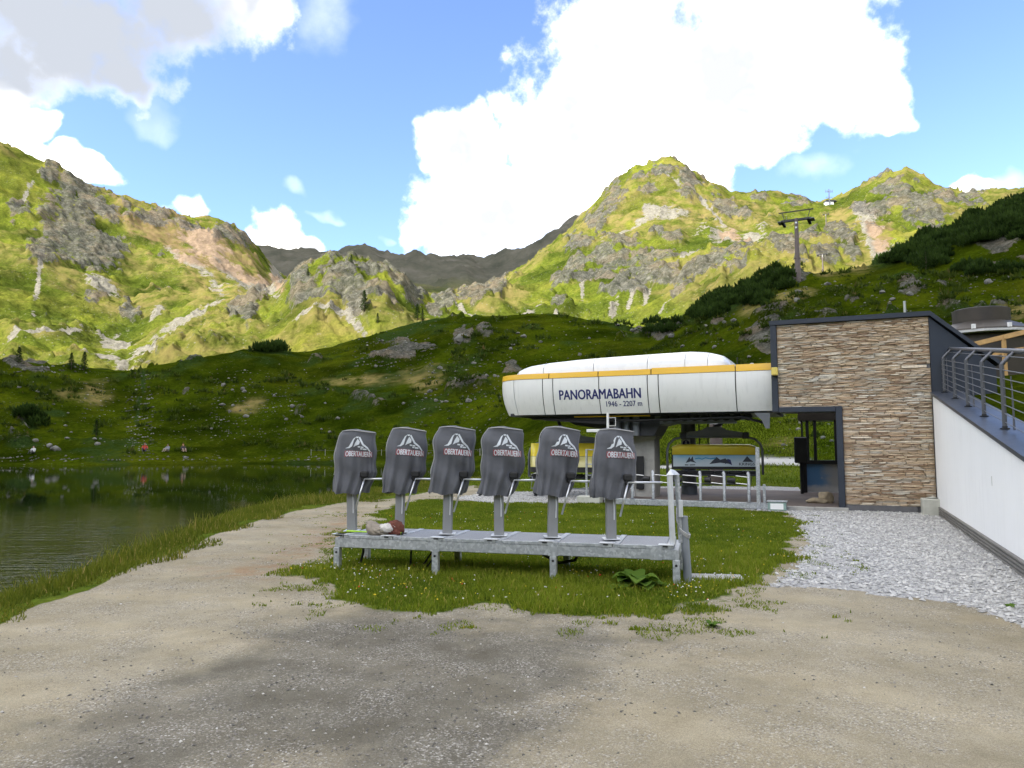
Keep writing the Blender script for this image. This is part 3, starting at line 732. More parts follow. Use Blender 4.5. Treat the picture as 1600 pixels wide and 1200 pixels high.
    def build(self, name, mat, parent=None, smooth=False, recalc=True, angle=None):
        me = bpy.data.meshes.new(name)
        me.from_pydata([tuple(v) for v in self.V], [], self.F)
        if recalc:
            bm = bmesh.new(); bm.from_mesh(me); bmesh.ops.recalc_face_normals(bm, faces=bm.faces); bm.to_mesh(me); bm.free()
        if smooth or angle:
            me.polygons.foreach_set('use_smooth', [True] * len(me.polygons))
            if angle: me.set_sharp_from_angle(angle=rad(angle))
        me.update()
        return link(name, me, mat, parent)

# ------------------------------------------------------------------ plain materials
def pm(name, col, rough=.6, metal=0.0, var=.12, scale=3.0, bump=0.0, bscale=40, spec=.5, dirt=0.0, dirtcol=(.12, .11, .09), obj=True, coat=0.0, streak=0.0):
    m, t, b = new_mat(name)
    g = t.new('ShaderNodeTexCoord'); pos = g.outputs['Object'] if obj else t.new('ShaderNodeNewGeometry').outputs['Position']
    n = t.noise(pos, scale, 5, .62)
    lo = tuple(c * (1 - var) for c in col); hi = tuple(min(1, c * (1 + var)) for c in col)
    c = t.ramp(n, [(0.3, lo), (0.7, hi)])
    if dirt > 0:
        c = t.mix(t.m('MULTIPLY', t.ss(t.noise(pos, scale * 2.3, 6, .7), 0.52, 0.75), dirt), c, dirtcol)
    t.l.new(c, b.inputs['Base Color'])
    t.l.new(t.m('ADD', rough - .06, t.m('MULTIPLY', t.noise(pos, scale * 4, 3), .12)), b.inputs['Roughness'])
    b.inputs['Metallic'].default_value = metal; b.inputs['Specular IOR Level'].default_value = spec
    b.inputs['Coat Weight'].default_value = coat
    if streak > 0:
        mp = t.new('ShaderNodeMapping'); t.l.new(pos, mp.inputs[0]); mp.inputs['Scale'].default_value = (5, 5, .35)
        k = t.m('MULTIPLY', t.ss(t.noise(mp.outputs[0], 2.2, 5, .65), .50, .72), streak)
        t.l.new(t.mix(k, c, tuple(q * .62 for q in col)), b.inputs['Base Color'])
    if bump > 0: t.l.new(t.bump(t.noise(pos, bscale, 4, .65), bump, .01), b.inputs['Normal'])
    return m
def galv():
    m, t, b = new_mat("galvanised_steel")
    pos = t.new('ShaderNodeTexCoord').outputs['Object']
    v = t.new('ShaderNodeSeparateColor'); t.l.new(t.voro(pos, 34, 'Color'), v.inputs[0])
    c = t.ramp(v.outputs[0], [(0, (.34, .36, .38)), (.6, (.44, .46, .48)), (1, (.55, .57, .59))])
    c = t.mix(t.m('MULTIPLY', t.ss(t.noise(pos, 5, 6, .7), .5, .75), .55), c, (.24, .25, .26))
    t.l.new(c, b.inputs['Base Color']); b.inputs['Metallic'].default_value = .55; b.inputs['Roughness'].default_value = .5
    t.l.new(t.bump(t.noise(pos, 90, 3), .08, .004), b.inputs['Normal'])
    return m
M_GALV = galv()
M_SLATE = pm("slate_cladding", (.034, .042, .058), .45, .2, .10, 1.5, dirt=.15, dirtcol=(.09, .09, .09))
M_COPING = pm("coping_sheet", (.055, .066, .090), .38, .35, .18, 2.0, dirt=.3, dirtcol=(.11, .10, .10))
M_RENDER = pm("white_render", (.90, .90, .89), .9, 0, .02, .8, bump=.15, bscale=160, dirt=.06, dirtcol=(.55, .53, .48), streak=.16)
M_GREYPL = pm("plinth_mat", (.15, .15, .155), .8, 0, .2, 4, bump=.2, bscale=60)
M_CORR = pm("corrugated_strip", (.19, .18, .165), .6, .2, .2, 3, dirt=.35, dirtcol=(.10, .085, .065))
M_DARK = pm("dark_steel", (.035, .036, .040), .5, .4, .25, 4)
M_BLACK = pm("black_rubber", (.012, .012, .013), .6, 0, .2, 6)
M_GREYP = pm("grey_paint_steel", (.16, .17, .185), .5, .3, .12, 4, dirt=.2)
M_CONC = pm("concrete", (.36, .35, .32), .9, 0, .18, 3, bump=.25, bscale=50, dirt=.35, dirtcol=(.22, .21, .17))
M_LCONC = pm("pale_concrete", (.50, .50, .44), .9, 0, .14, 3.5, bump=.25, bscale=60, dirt=.4, dirtcol=(.30, .31, .22))
M_DECK = pm("brown_rubber_floor", (.135, .105, .088), .8, 0, .25, 1.2, bump=.2, bscale=40, dirt=.35, dirtcol=(.20, .17, .145), obj=False)
M_WHITEP = pm("white_panel_paint", (.87, .87, .85), .32, 0, .03, .7, dirt=.05, dirtcol=(.45, .44, .40), coat=.2, streak=.22)
M_LIDP = pm("white_gelcoat", (.80, .80, .80), .28, 0, .02, .7, coat=.3)
M_YEL = pm("yellow_paint", (.80, .46, .012), .35, 0, .05, 1.5, coat=.2)
M_BLUE = pm("navy_lettering", (.022, .028, .15), .4, 0, .05, 4)
M_INK = pm("dark_print", (.03, .035, .05), .5, 0, .1, 8)
M_CYAN = pm("cyan_print", (.03, .24, .42), .5, 0, .1, 8)
M_WHITE = pm("white_print", (.78, .80, .82), .6, 0, .03, 8)
M_TEAL = pm("green_plastic", (.25, .36, .32), .35, 0, .15, 6)
M_TAN = pm("sandstone", (.36, .29, .19), .9, 0, .25, 5, bump=.4, bscale=18, dirt=.4, dirtcol=(.22, .20, .13))
M_WOOD = pm("pale_timber", (.50, .31, .12), .7, 0, .2, 5, bump=.1, bscale=60)
M_BROWN = pm("brown_sheet_roof", (.050, .042, .034), .5, .3, .2, 1.5)
M_RUST = pm("pylon_steel", (.155, .125, .115), .7, .2, .18, 2.0, dirt=.3, dirtcol=(.10, .08, .07))
M_RED = pm("red_print", (.27, .060, .070), .6, 0, .08, 6)
M_ALU = pm("bright_aluminium", (.62, .63, .65), .3, .8, .08, 6)
def yellow_shell():
    m, t, b = new_mat("yellow_bubble")
    b.inputs['Roughness'].default_value = .08
    b.inputs['Transmission Weight'].default_value = .22; b.inputs['IOR'].default_value = 1.12
    b.inputs['Coat Weight'].default_value = .4
    pos = t.new('ShaderNodeTexCoord').outputs['Object']
    t.l.new(t.ramp(t.noise(pos, 2.0, 3), [(.3, (.88, .66, .04)), (.7, (.98, .80, .10))]), b.inputs['Base Color'])
    return m
M_BUBBLE = yellow_shell()
def glass_mat():
    m, t, b = new_mat("window_glass")
    b.inputs['Base Color'].default_value = (.80, .88, .84, 1); b.inputs['Roughness'].default_value = .02
    b.inputs['Transmission Weight'].default_value = 1.0; b.inputs['IOR'].default_value = 1.05
    pos = t.new('ShaderNodeTexCoord').outputs['Object']
    t.l.new(t.m('MULTIPLY', t.noise(pos, 6, 3), .06), b.inputs['Roughness'])
    return m
M_GLASS = glass_mat()

def text_mesh(body, height, width=None, extrude=0.002, bold=0.0):
    """flat lettering as mesh in local x (along) / y (up), origin at the left end of the baseline"""
    cu = bpy.data.curves.new("lettering", 'FONT'); cu.body = body; cu.size = 1.0; cu.resolution_u = 3
    o = bpy.data.objects.new("lettering_tmp", cu); COL.objects.link(o)
    dg = bpy.context.evaluated_depsgraph_get(); me = bpy.data.meshes.new_from_object(o.evaluated_get(dg))
    bpy.data.objects.remove(o); bpy.data.curves.remove(cu)
    bm = bmesh.new(); bm.from_mesh(me); bmesh.ops.triangulate(bm, faces=bm.faces, ngon_method='EAR_CLIP')
    P = np.array([v.co[:] for v in bm.verts]); bm.verts.index_update(); fs = [tuple(v.index for v in p.verts) for p in bm.faces]; bm.free(); bpy.data.meshes.remove(me)
    P[:, 0] -= P[:, 0].min(); cap = P[:, 1].max(); P *= height / cap
    if width: P[:, 0] *= width / P[:, 0].max()
    P[:, 2] = 0
    if bold:                       # heavier strokes: shifted layers, each a hair above the last
        n = len(P); out = [P]; of = list(fs)
        for k, (dx, dy) in enumerate(((bold, 0), (-bold, 0), (0, bold * .6), (0, -bold * .6))):
            Q = P + np.array([dx * height, dy * height, (k + 1) * 4e-4]); of += [tuple(i + n * (k + 1) for i in f) for f in fs]; out.append(Q)
        P = np.concatenate(out); fs = of
    return P, fs

# ------------------------------------------------------------------ stone-clad lift building
C0 = Vector((9.85, 17.30, 0)); BRZ = rad(-24)
bx = Vector((math.cos(BRZ), math.sin(BRZ), 0)); by = Vector((-math.sin(BRZ), math.cos(BRZ), 0))
def loc_of(px, Yl, base=C0):
    """local x where the photo column meets the line local y = Yl"""
    s = (px - 800) / FPX / (_cp)          # near the horizon row
    # (C0 + bx*l + by*Yl).x = s * ().y
    p = base + by * Yl
    return (s * p.y - p.x) / (bx.x - s * bx.y)
BW = 3.5; OPN = 1.955; ZO = 2.47; ZT = 4.62; DEP = 3.3
bld = empty("lift_building", C0, BRZ)
tag(bld, "stone-clad lift building with dark flat roof and open passage at its lower left", "building")
mb = MB()
mb.prism([(-BW + .02, ZO + .02), (-OPN, ZO + .02), (-OPN, .02), (-.01, .02), (-.01, ZT - .02), (-BW + .02, ZT - .02)][::-1], .03, DEP, 'y')
mb.build("wall", M_GREYPL, bld)
mb = MB(); mb.prism([(.002, .0), (1.30, .0), (1.30, 3.36), (.002, ZT - .02)], .0, DEP, 'y'); mb.build("side_cladding", M_SLATE, bld)
mb = MB()
mb.prism([(-BW - .06, ZT), (.02, ZT), (1.36, 3.40), (1.36, 3.50), (.03, ZT + .11), (-BW - .06, ZT + .11)], -.10, DEP + .05, 'y')
rf = mb.build("roof", M_SLATE, bld)
MB().tube([(-.42, .9, ZT + .11), (-.42, .9, ZT + .55)], .03, 10).build("vent_pipe", M_ALU, rf)
for (nm, x0, x1, z0, z1) in (("edge_trim", -BW - .05, -BW + .10, ZO - .06, ZT - .001), ("edge_trim", -BW + .101, -OPN - .13, ZO - .07, ZO + .06), ("edge_trim", -OPN - .129, -OPN + .02, .0, ZO + .061)):
    MB().cbox(x0, x1, -.075, .30, z0, z1, .008).build(nm, M_SLATE, bld)
mb = MB()
for i in range(38):
    x = -OPN + .03 + i * (OPN - .45) / 38
    mb.box(x, x + .026, -.035, .0, .0, .135)
mb.box(-OPN + .03, -.4, -.022, .029, 0, .14)
mb.build("plinth", M_GREYPL, bld)

def stone_mat():
    m, t, b = new_mat("ledge_stone")
    oi = t.new('ShaderNodeObjectInfo'); pos = t.new('ShaderNodeNewGeometry').outputs['Position']
    a = t.attr('tone')
    tone = t.m('FRACT', t.m('ADD', t.m('MULTIPLY', oi.outputs['Random'], t.attr('single')), a))
    c = t.ramp(tone, [(0, (.26, .180, .120)), (.18, (.43, .310, .205)), (.36, (.52, .395, .27)), (.52, (.62, .50, .355)), (.66, (.47, .375, .285)), (.80, (.57, .51, .42)), (.92, (.68, .60, .48)), (1, (.36, .26, .18))])
    band = t.ss(t.noise(pos, .8, 3), .50, .64)
    c = t.mix(t.m('MULTIPLY', band, .55), c, t.mix(1.0, c, (.95, 1.08, 1.22), 'MULTIPLY'))
    c = t.mix(.5, c, t.mix(1.0, c, t.ramp(t.noise(pos, 22, 5, .7), [(.3, (.85, .82, .78)), (.7, (1.6, 1.58, 1.52))]), 'MULTIPLY'))
    sp = t.new('ShaderNodeSeparateXYZ'); t.l.new(pos, sp.inputs[0])
    t.l.new(c, b.inputs['Base Color']); b.inputs['Roughness'].default_value = .9; b.inputs['Specular IOR Level'].default_value = .2
    t.l.new(t.bump(t.noise(pos, 60, 4, .7), .5, .01), b.inputs['Normal'])
    return m
M_STONE = stone_mat()
rng = random.Random(3)
stones = []
z = .145
while z < ZT - .012:
    h = rng.choice((.022, .026, .030, .034, .042)); h = min(h, ZT - z - .002)
    if h < .015: break
    xl = -BW + .104 if z >= ZO + .055 else -OPN + .022
    if z < ZO + .055 < z + h: h = ZO + .055 - z
    x = xl
    while x < -.004:
        l = rng.uniform(.12, .42) * (.8 + h * 8); l = min(l, -.002 - x)
        if -.002 - (x + l) < .07: l = -.002 - x
        stones.append((x, x + l - .003, z, z + h - .003, rng.uniform(.004, .042), rng.random(), rng.uniform(-.5, .5) * .008))
        x += l
    z += h
for k, (xa, xb, za, zb) in enumerate([(-.62, -.08, 3.40, 3.47)]):
    stones = [s for s in stones if not (s[0] < xb and s[1] > xa and s[2] < zb and s[3] > za)] + [(xa, xb, za, zb, .045, .93, 0), (xa - .30, xa - .004, za, zb - .002, .012, .45, 0), (xa - .2, xb - .2, zb + .001, zb + .03, .011, .6, 0), (xa - .1, xb, za - .034, za - .003, .013, .3, 0)]
def stone_geo(mb, s):
    x0, x1, z0, z1, d, tn, tl = s; c = min(.006, (z1 - z0) * .2)
    # front face slightly split and tilted
    y = -d; xm = x0 + (x1 - x0) * (.35 + .3 * tn)
    v = [(x0, .029, z0), (x1, .029, z0), (x1, .029, z1), (x0, .029, z1),
         (x0 + c, y + c + tl, z0 + c), (xm, y - .004, z0 + c * .5), (x1 - c, y + c - tl, z0 + c), (x1 - c, y + c * .4 - tl, z1 - c), (xm, y + .003, z1 - c * .5), (x0 + c, y + tl + c * .5, z1 - c)]
    f = [(4, 5, 8, 9), (5, 6, 7, 8), (0, 1, 6, 5, 4), (1, 2, 7, 6), (2, 3, 9, 8, 7), (3, 0, 4, 9)]
    mb.add(v, f)
stones.sort(key=lambda s: -(s[1] - s[0]) * (s[3] - s[2]))
for s in stones[:290]:
    mb = MB(); stone_geo(mb, s); o = mb.build("stone", M_STONE, bld, recalc=False)
    a = o.data.attributes.new('tone', 'FLOAT', 'POINT'); a.data.foreach_set('value', [s[5]] * len(o.data.vertices))
mb = MB(); tn = []
for s in stones[290:]: stone_geo(mb, s); tn += [s[5]] * 10
o = mb.build("small_stones", M_STONE, bld, recalc=False); o['kind'] = 'stuff'
a = o.data.attributes.new('tone', 'FLOAT', 'POINT'); a.data.foreach_set('value', tn)

# passage floor, raised edge
mb = MB(); mb.cbox(-8.6, -OPN - .135, -.30, 6.2, -.3, .085, .01)
fl = mb.build("station_floor", M_DECK); fl.location = C0; fl.rotation_euler = (0, 0, BRZ)
tag(fl, "brown rubber-covered boarding floor under the lift station", kind='structure')
for k in range(3):
    x0 = -BW - .6 + k * .745
    o = MB().cbox(x0, x0 + .74, -.42, -.302, -.1, .09, .01).build("edge_slab", M_CONC, fl)

# operator cabin behind the passage
cabn = empty("operator_cabin", C0 + bx * (-3.2) + by * 5.25, BRZ)
tag(cabn, "glazed operator cabin with dark frames seen through the passage", "cabin")
MB().box(-.02, 1.8, -.06, 1.6, 2.34, 2.62).build("roof", M_BROWN, cabn)
def poster_mat():
    m, t, b = new_mat("mountain_poster")
    pos = t.new('ShaderNodeTexCoord').outputs['Object']
    sp = t.new('ShaderNodeSeparateXYZ'); t.l.new(pos, sp.inputs[0])
    n = t.noise(pos, 3.5, 5, .6)
    c = t.mix(t.ss(t.m('ADD', sp.outputs[0], t.m('MULTIPLY', n, .5)), .75, 1.25), (.11, .26, .48), (.40, .40, .40))
    c = t.mix(t.ss(t.m('ADD', sp.outputs[2], t.m('MULTIPLY', n, .25)), .50, .35), c, (.55, .55, .55))
    c = t.mix(t.ss(t.voro(t.vm('ADD', pos, (.3, 0, .1)), 2.3), .16, .08), c, (.42, .45, .50))
    t.l.new(c, b.inputs['Base Color']); b.inputs['Roughness'].default_value = .4
    return m
MB().box(.20, 1.79, -.012, .02, .12, .98).build("poster_panel", poster_mat(), cabn)
MB().box(.0, .199, -.03, .05, .085, .98).build("corner_post", M_BLACK, cabn)
MB().box(-.02, 1.8, -.05, .35, .981, 1.10).build("counter", M_BLACK, cabn)
for xx in (.06, .20, .42, 1.02, 1.70):
    w_ = .04 if xx < .1 else (.09 if xx < .5 else .14)
    MB().box(xx, xx + w_, -.02, .05, 1.101, 2.339).build("frame_post", M_BLACK, cabn)
for x0, x1 in ((.10, .20), (.29, .42), (.51, 1.02), (1.16, 1.70)):
    MB().box(x0 + .001, x1 - .001, .008, .016, 1.101, 2.339).build("pane", M_GLASS, cabn)
MB().box(.0, .05, 1.50, 1.56, .085, 2.339).build("frame_post", M_BLACK, cabn)
MB().box(1.2, 1.28, 1.50, 1.56, .085, 2.339).build("frame_post", M_BLACK, cabn)
ch = MB(); ch.cbox(-.12, .25, -.35, -.27, 1.08, 1.75, .03)
scr = empty("control_column", C0 + bx * (-3.3) + by * 4.7, BRZ)
tag(scr, "dark grey operator control box on a post beside the glazed cabin", "control box")
MB().cbox(-.02, .36, -.12, .12, 1.02, 1.82, .03).build("box", M_DARK, scr)
MB().tube([(.17, 0, .085), (.17, 0, 1.03)], .05, 10).build("post", M_BLACK, scr)

# boulder on the threshold
p = gp(1288, 787, .085); o = empty("boulder", (p.x, p.y + .25, .085))
tag(o, "pale tan boulder lying at the mouth of the passage", "boulder")
MB().rock((.14, 0, .12), (.22, .18, .20), 4, 3, .12).build("stone_upper", M_TAN, o, True)
MB().rock((-.10, -.06, .065), (.30, .18, .10), 8, 3, .12).build("stone_lower", M_TAN, o, True)

# concrete block at the corner of the building
o = empty("concrete_block", C0 + bx * (-.02) + by * (-.30), BRZ)
tag(o, "pale weathered concrete block at the foot of the building corner", "block")
MB().cbox(-.32, .22, -.28, .24, -.02, .36, .015).build("block_body", M_LCONC, o)
mb = MB(); mb.rock((-.1, 0, .375), (.15, .12, .03), 3); mb.rock((.08, .03, .37), (.09, .08, .025), 5); mb.build("mortar_lumps", M_LCONC, o, True)

# ------------------------------------------------------------------ sloping white retaining wall
SL = (2.83 - 1.465) / 9.45
ret = empty("retaining_wall", C0, BRZ)
tag(ret, "white rendered retaining wall sloping down beside the gravel, with dark coping", "wall")
TE = 14.5
def topz(t): return 2.83 - SL * t
mb = MB(); mb.prism([(-.12, .2), (-TE, .2), (-TE, topz(TE) - .062), (-.12, topz(.12) - .062)], .0, .25, 'x'); mb.build("wall_face", M_RENDER, ret)
mb = MB()
cop = [(.30, topz(-.3) - .06), (-TE, topz(TE) - .06), (-TE, topz(TE)), (.0, topz(0))]
mb.prism([(-.10, topz(.10) - .06), (-TE, topz(TE) - .06), (-TE, topz(TE)), (-.10, topz(.10))], -.045, .62, 'x'); mb.build("coping", M_COPING, ret)
mb = MB(); n = 4
for k in range(n):
    z0 = .0 + k * .052
    mb.prism([(.012, z0 - (.05 if k == 0 else 0)), (-.035, z0 + .008), (-.035, z0 + .03), (.012, z0 + .05)], -TE, -.55, 'y')
mb.build("corrugated_strip", M_CORR, ret)
MB().box(-.003, .0, -7.15, -7.13, 1.0, 1.14).build("stain", M_LCONC, ret)
rl = empty("railing", C0, BRZ)
tag(rl, "grey steel railing with inclined post heads and thin wires on the coping", "railing")
ts = [.35 + 1.66 * k for k in range(9)]
M_RAIL = pm("grey_railing_paint", (.115, .12, .135), .45, .4, .08, 5)
for t_ in ts:
    zb = topz(t_) + .002; y = -t_; x = .22; e_ = .022 * t_
    r_ = MB().tube([(x, y, zb), (x, y, zb + .80 + e_)], .032, 10).tube([(x, y, zb + .79 + e_), (x + .03, y, zb + .83 + e_), (x + .17, y, zb + .97 + e_)], .030, 10).build("post", M_RAIL, rl, angle=40)
    MB().lathe([(.065, zb), (.065, zb + .012), (.036, zb + .014), (.036, zb + .04)], 14, (x, y)).build("foot", M_DARK, r_)
MB().tube([(.40, .05, topz(0) + 1.0), (.40, -TE + .2, topz(TE) + 1.0 + .022 * TE)], .038, 12).build("handrail", M_RAIL, rl, True)
for k in range(7):
    dz = .10 + k * .108
    MB().tube([(.225, .05, topz(0) + dz), (.225, -TE + .2, topz(TE) + dz * (1 + .026 * TE))], .007, 6).build("wire", M_GREYP, rl, True)
MB().tube([(.33, .05, topz(0) + .92), (.33, -TE + .2, topz(TE) + .92 + .022 * TE)], .007, 6).build("wire", M_GREYP, rl, True)
for k, t_ in enumerate((ts[0] + .35, ts[2] + .45, ts[4] + .45)):
    mb = MB(); zb = topz(t_)
    mb.prism([(-t_, zb + .04), (-t_ - .10, zb + .04), (-t_ - .05, zb + .62), (-t_ + .02, zb + .80), (-t_ - .02, zb + .80)], .24, .252, 'x')
    mb.build("stay_plate", M_RAIL, rl)
# grassy terrace behind the wall
NTx, NTy = 60, 60; pts = []
for i in range(NTx):
    row = []
    for j in range(NTy):
        lx = .55 + 24 * (i / (NTx - 1)) ** 1.4; ly = -TE - 1 + (TE + 24) * j / (NTy - 1)
        base = topz(min(max(-ly, -12), TE)) - .10 - .05
        base = min(base, 3.3 + max(0, ly) * .02)
        wz = C0 + bx * lx + by * ly
        z_ = base + .05 * lx + .12 * (vnoise(np.array([wz.x * .8]), np.array([wz.y * .8]), 4)[0] - .5)
        row.append((wz.x, wz.y, z_))
    pts.append(row)
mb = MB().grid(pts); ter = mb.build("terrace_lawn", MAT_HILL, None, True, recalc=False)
tag(ter, "green terrace turf behind the retaining wall railing", kind='structure')
for an in ('rock', 'scree', 'dry', 'darkp', 'ruddy', 'white'):
    ter.data.attributes.new(an, 'FLOAT', 'POINT')

# bar with a round dark roof lantern behind the terrace
YB = 27.0
pb = at(1534, 524, YB)
bar = empty("terrace_bar", (pb.x, pb.y, 3.4))
tag(bar, "dark brown round-roofed bar with white gutter behind the railing", "building")
zg = pb.z - 3.4
mb = MB(); mb.lathe([(1.5, -1.0), (1.5, zg - .12)], 24); mb.build("wall", M_BROWN, bar, angle=40)
mb = MB(); mb.lathe([(1.80, zg + .02), (1.78, zg + .08), (1.0, zg + .42), (.6, zg + .46)], 12); mb.build("roof", M_BROWN, bar)
mb = MB(); mb.lathe([(1.70, zg - .08), (1.86, zg - .07), (1.88, zg + .01), (1.70, zg + .012)], 12); mb.build("gutter", M_LIDP, bar)
mb = MB(); mb.lathe([(.92, zg + .30), (.92, zg + .92), (.88, zg + .94)], 32); l_ = mb.build("lantern", M_BROWN, bar, angle=40)
for a_ in (-130, -95, -60, -20):
    ca, sa = math.cos(rad(a_)), math.sin(rad(a_))
    MB().bar((1.78 * ca, 1.78 * sa, zg + .04), (1.78 * ca, 1.78 * sa, zg + .2), .10, .10).build("lamp_box", M_LIDP, bar)
tr = empty("timber_handrail", (0, 0, 0))
tag(tr, "pale timber handrail beams rising to the right below the bar gutter", "handrail")
a0, a1 = at(1522, 538, 22.5), at(1680, 500, 20.5)
MB().bar(a0, a1, .09, .14).build("beam", M_WOOD, tr)
b0, b1 = at(1535, 556, 22.5), at(1690, 530, 20.5)
MB().bar(b0, b1, .09, .12).build("beam", M_WOOD, tr)
for k in range(4):
    q = a0.lerp(a1, .04 + k * .27); q2 = q.copy(); q2.z = 2.9
    MB().bar(q2, q + Vector((0, 0, .05)), .09, .09).build("post", M_WOOD, tr)
# ------------------------------------------------------------------ lift station: the white and yellow hull
st = empty("lift_station", C0, BRZ)
tag(st, "white lift station hull with yellow stripe and blue lettering above the boarding area", "lift station")
HY = 0.12; HZ0 = 2.46; HZ1 = 3.50; HZ2 = 3.68; HD = 4.2
xr = -BW + .02 - .06; xl = loc_of(792, HY + 1.3)
RC = 1.15
def hull_path(s):
    """plan point and outward normal; s = distance from the right end leftwards along the front"""
    L1 = (xr - xl) - RC; La = RC * math.pi / 2
    if s <= L1: return (xr - s, HY), (0, -1)
    if s <= L1 + La:
        a = (s - L1) / RC; cx = xl + RC; cy = HY + RC
        return (cx - RC * math.sin(a), cy - RC * math.cos(a)), (-math.sin(a), -math.cos(a))
    d = s - L1 - La
    return (xl, HY + RC + d), (-1, 0)
S_END = (xr - xl) - RC + RC * math.pi / 2 + HD - RC - .4
def off(z):
    t = (z - HZ0) / (HZ1 - HZ0)
    return -.26 * (1 - t) ** 2.0 - .05 * t * t + .02
def hull_pt(s, z, o=0.0):
    (x, y), (nx, ny) = hull_path(s); q = off(z) + o
    return (x + nx * q, y + ny * q, z)
def s_of(px): return xr - loc_of(px, HY)
seams = [.0] + [s_of(p) for p in (1149, 1028, 1011, 935, 863, 847)] + [s_of(806) + .12, S_END]
def hull_panel(name, s0, s1, z0, z1, mat, thick=.03, o=0.0, nz=8, parent=st):
    ns = max(2, int((s1 - s0) / .14)); g = .014
    out = [[hull_pt(s0 + g + (s1 - s0 - 2 * g) * i / ns, z0 + (z1 - z0) * j / nz, o) for j in range(nz + 1)] for i in range(ns + 1)]
    inn = [[hull_pt(s0 + g + (s1 - s0 - 2 * g) * i / ns, z0 + (z1 - z0) * j / nz, o - thick) for j in range(nz + 1)] for i in range(ns + 1)]
    mb = MB().grid(out); mb.grid([r[::-1] for r in inn])
    for rows in ([out[0], inn[0]], [inn[-1], out[-1]], [[r[0] for r in inn], [r[0] for r in out]], [[r[-1] for r in out], [r[-1] for r in inn]]): mb.grid(rows)
    return mb.build(name, mat, parent, angle=35)
for a_, b_ in zip(seams[:-1], seams[1:]):
    hull_panel("side_panel", a_, b_, HZ0, HZ1 - .008, M_WHITEP)
ys = [.0, s_of(1149), s_of(1017), s_of(934), s_of(857), S_END]
for a_, b_ in zip(ys[:-1], ys[1:]):
    hull_panel("yellow_stripe", a_, b_, HZ1 + .002, HZ2 - (.0 if b_ < ys[2] + .01 else .025), M_YEL, .04, .012, 2)
# dark inner shell, so that the joints read dark
n = 40
inner = [[hull_pt(S_END * i / n, z_, -.06) for z_ in (HZ0 + .03, HZ0 + .3, HZ0 + .7, HZ1, HZ2 - .04)] for i in range(n + 1)]
MB().grid(inner).build("inner_shell", M_BLACK, st)
mb = MB(); x0, x1 = xl + .55, xr - .02
mb.box(x0, x1, HY + .36, HY + HD - .3, HZ0 - .04, HZ0 + .05); mb.build("underside", M_DARK, st)
MB().box(xl + .95, xr - .02, HY + .2, HY + HD - .3, HZ2 - .16, HZ2 - .07).build("deck_plate", M_GREYP, st)
# rounded white lid
lid = [(803, 586.0, .03), (814, 573, .20), (830, 566, .32), (857, 560.5, .40), (900, 557.6, .46), (935, 556, .49), (1017, 553.2, .53), (1075, 553.2, .55), (1105, 555.5, .50), (1128, 561, .38), (1141, 567, .20), (1147, 571, .03)]
def lid_h(px):
    xs = [a[0] for a in lid]; hs = [a[2] for a in lid]; return float(np.interp(px, xs, hs))
def lid_part(pa, pb_, mat, last=False):
    rows = []; n_ = max(4, int((pb_ - pa) / 8))
    for i in range(n_ + 1):
        px = pa + (pb_ - pa) * i / n_; x = loc_of(px, HY + .5); h = lid_h(px)
        row = []
        endk = min(1.0, h / .3)
        dx_ = (xl + RC) - x; yf = HY + RC - math.sqrt(max(0, RC * RC - dx_ * dx_)) if dx_ > 0 else HY
        y0 = yf + .09 + (1 - endk) * .45; y1 = HY + HD - .5 - (1 - endk) * .6
        for j in range(17):
            a = math.pi * j / 16; c_ = math.cos(a); s_ = math.sin(a)
            u = .5 - .5 * math.copysign(abs(c_) ** .62, c_)
            row.append((x, y0 + (y1 - y0) * u, HZ2 - .02 + h * abs(s_) ** .62))
        rows.append(row)
    return MB().grid(rows).build("lid_panel", mat, st, angle=60)
cuts = [803, 815, 857, 934, 1017, 1075, 1110, 1147]
for a_, b_ in zip(cuts[:-1], cuts[1:]): lid_part(a_ + .35, b_ - .35, M_LIDP)
# lettering on the side
def hull_text(body, px0, px1, zb, hgt, mat, name, bold=.035):
    s0, s1 = s_of(px0), s_of(px1)
    P, fs = text_mesh(body, hgt, s0 - s1, bold=bold)
    V = [hull_pt(s0 - p[0], zb + p[1], .004 + p[2]) for p in P]
    me = bpy.data.meshes.new(name); me.from_pydata(V, [], fs); me.update()
    return link(name, me, mat, st)
hull_text("PANORAMABAHN", 873, 1000, 2.875, .27, M_BLUE, "station_name")
hull_text("1946 - 2207 m", 945, 1001, 2.655, .145, M_BLUE, "altitude_lettering", .02)
# lugs on the right part of the edge
for px in (1051, 1102, 1145, 1176):
    x = loc_of(px, HY + .3)
    MB().tube([(x, HY + .26, HZ2 - .02), (x, HY + .32, HZ2 - .02)], .07, 14).build("lifting_lug", M_LIDP, st, angle=40)
x = loc_of(1153, HY + .3); MB().tube([(x, HY + .3, HZ2 - .04), (x, HY + .3, HZ2 + .22)], .012, 6).build("rod", M_DARK, st)
# yellow box fixed to the hull end next to the building
MB().cbox(xr + .012, xr + .16, -.30, -.08, HZ1 - .17, HZ1 + .02, .008).build("yellow_box", pm("pale_yellow_box", (.70, .55, .13), .5), st)
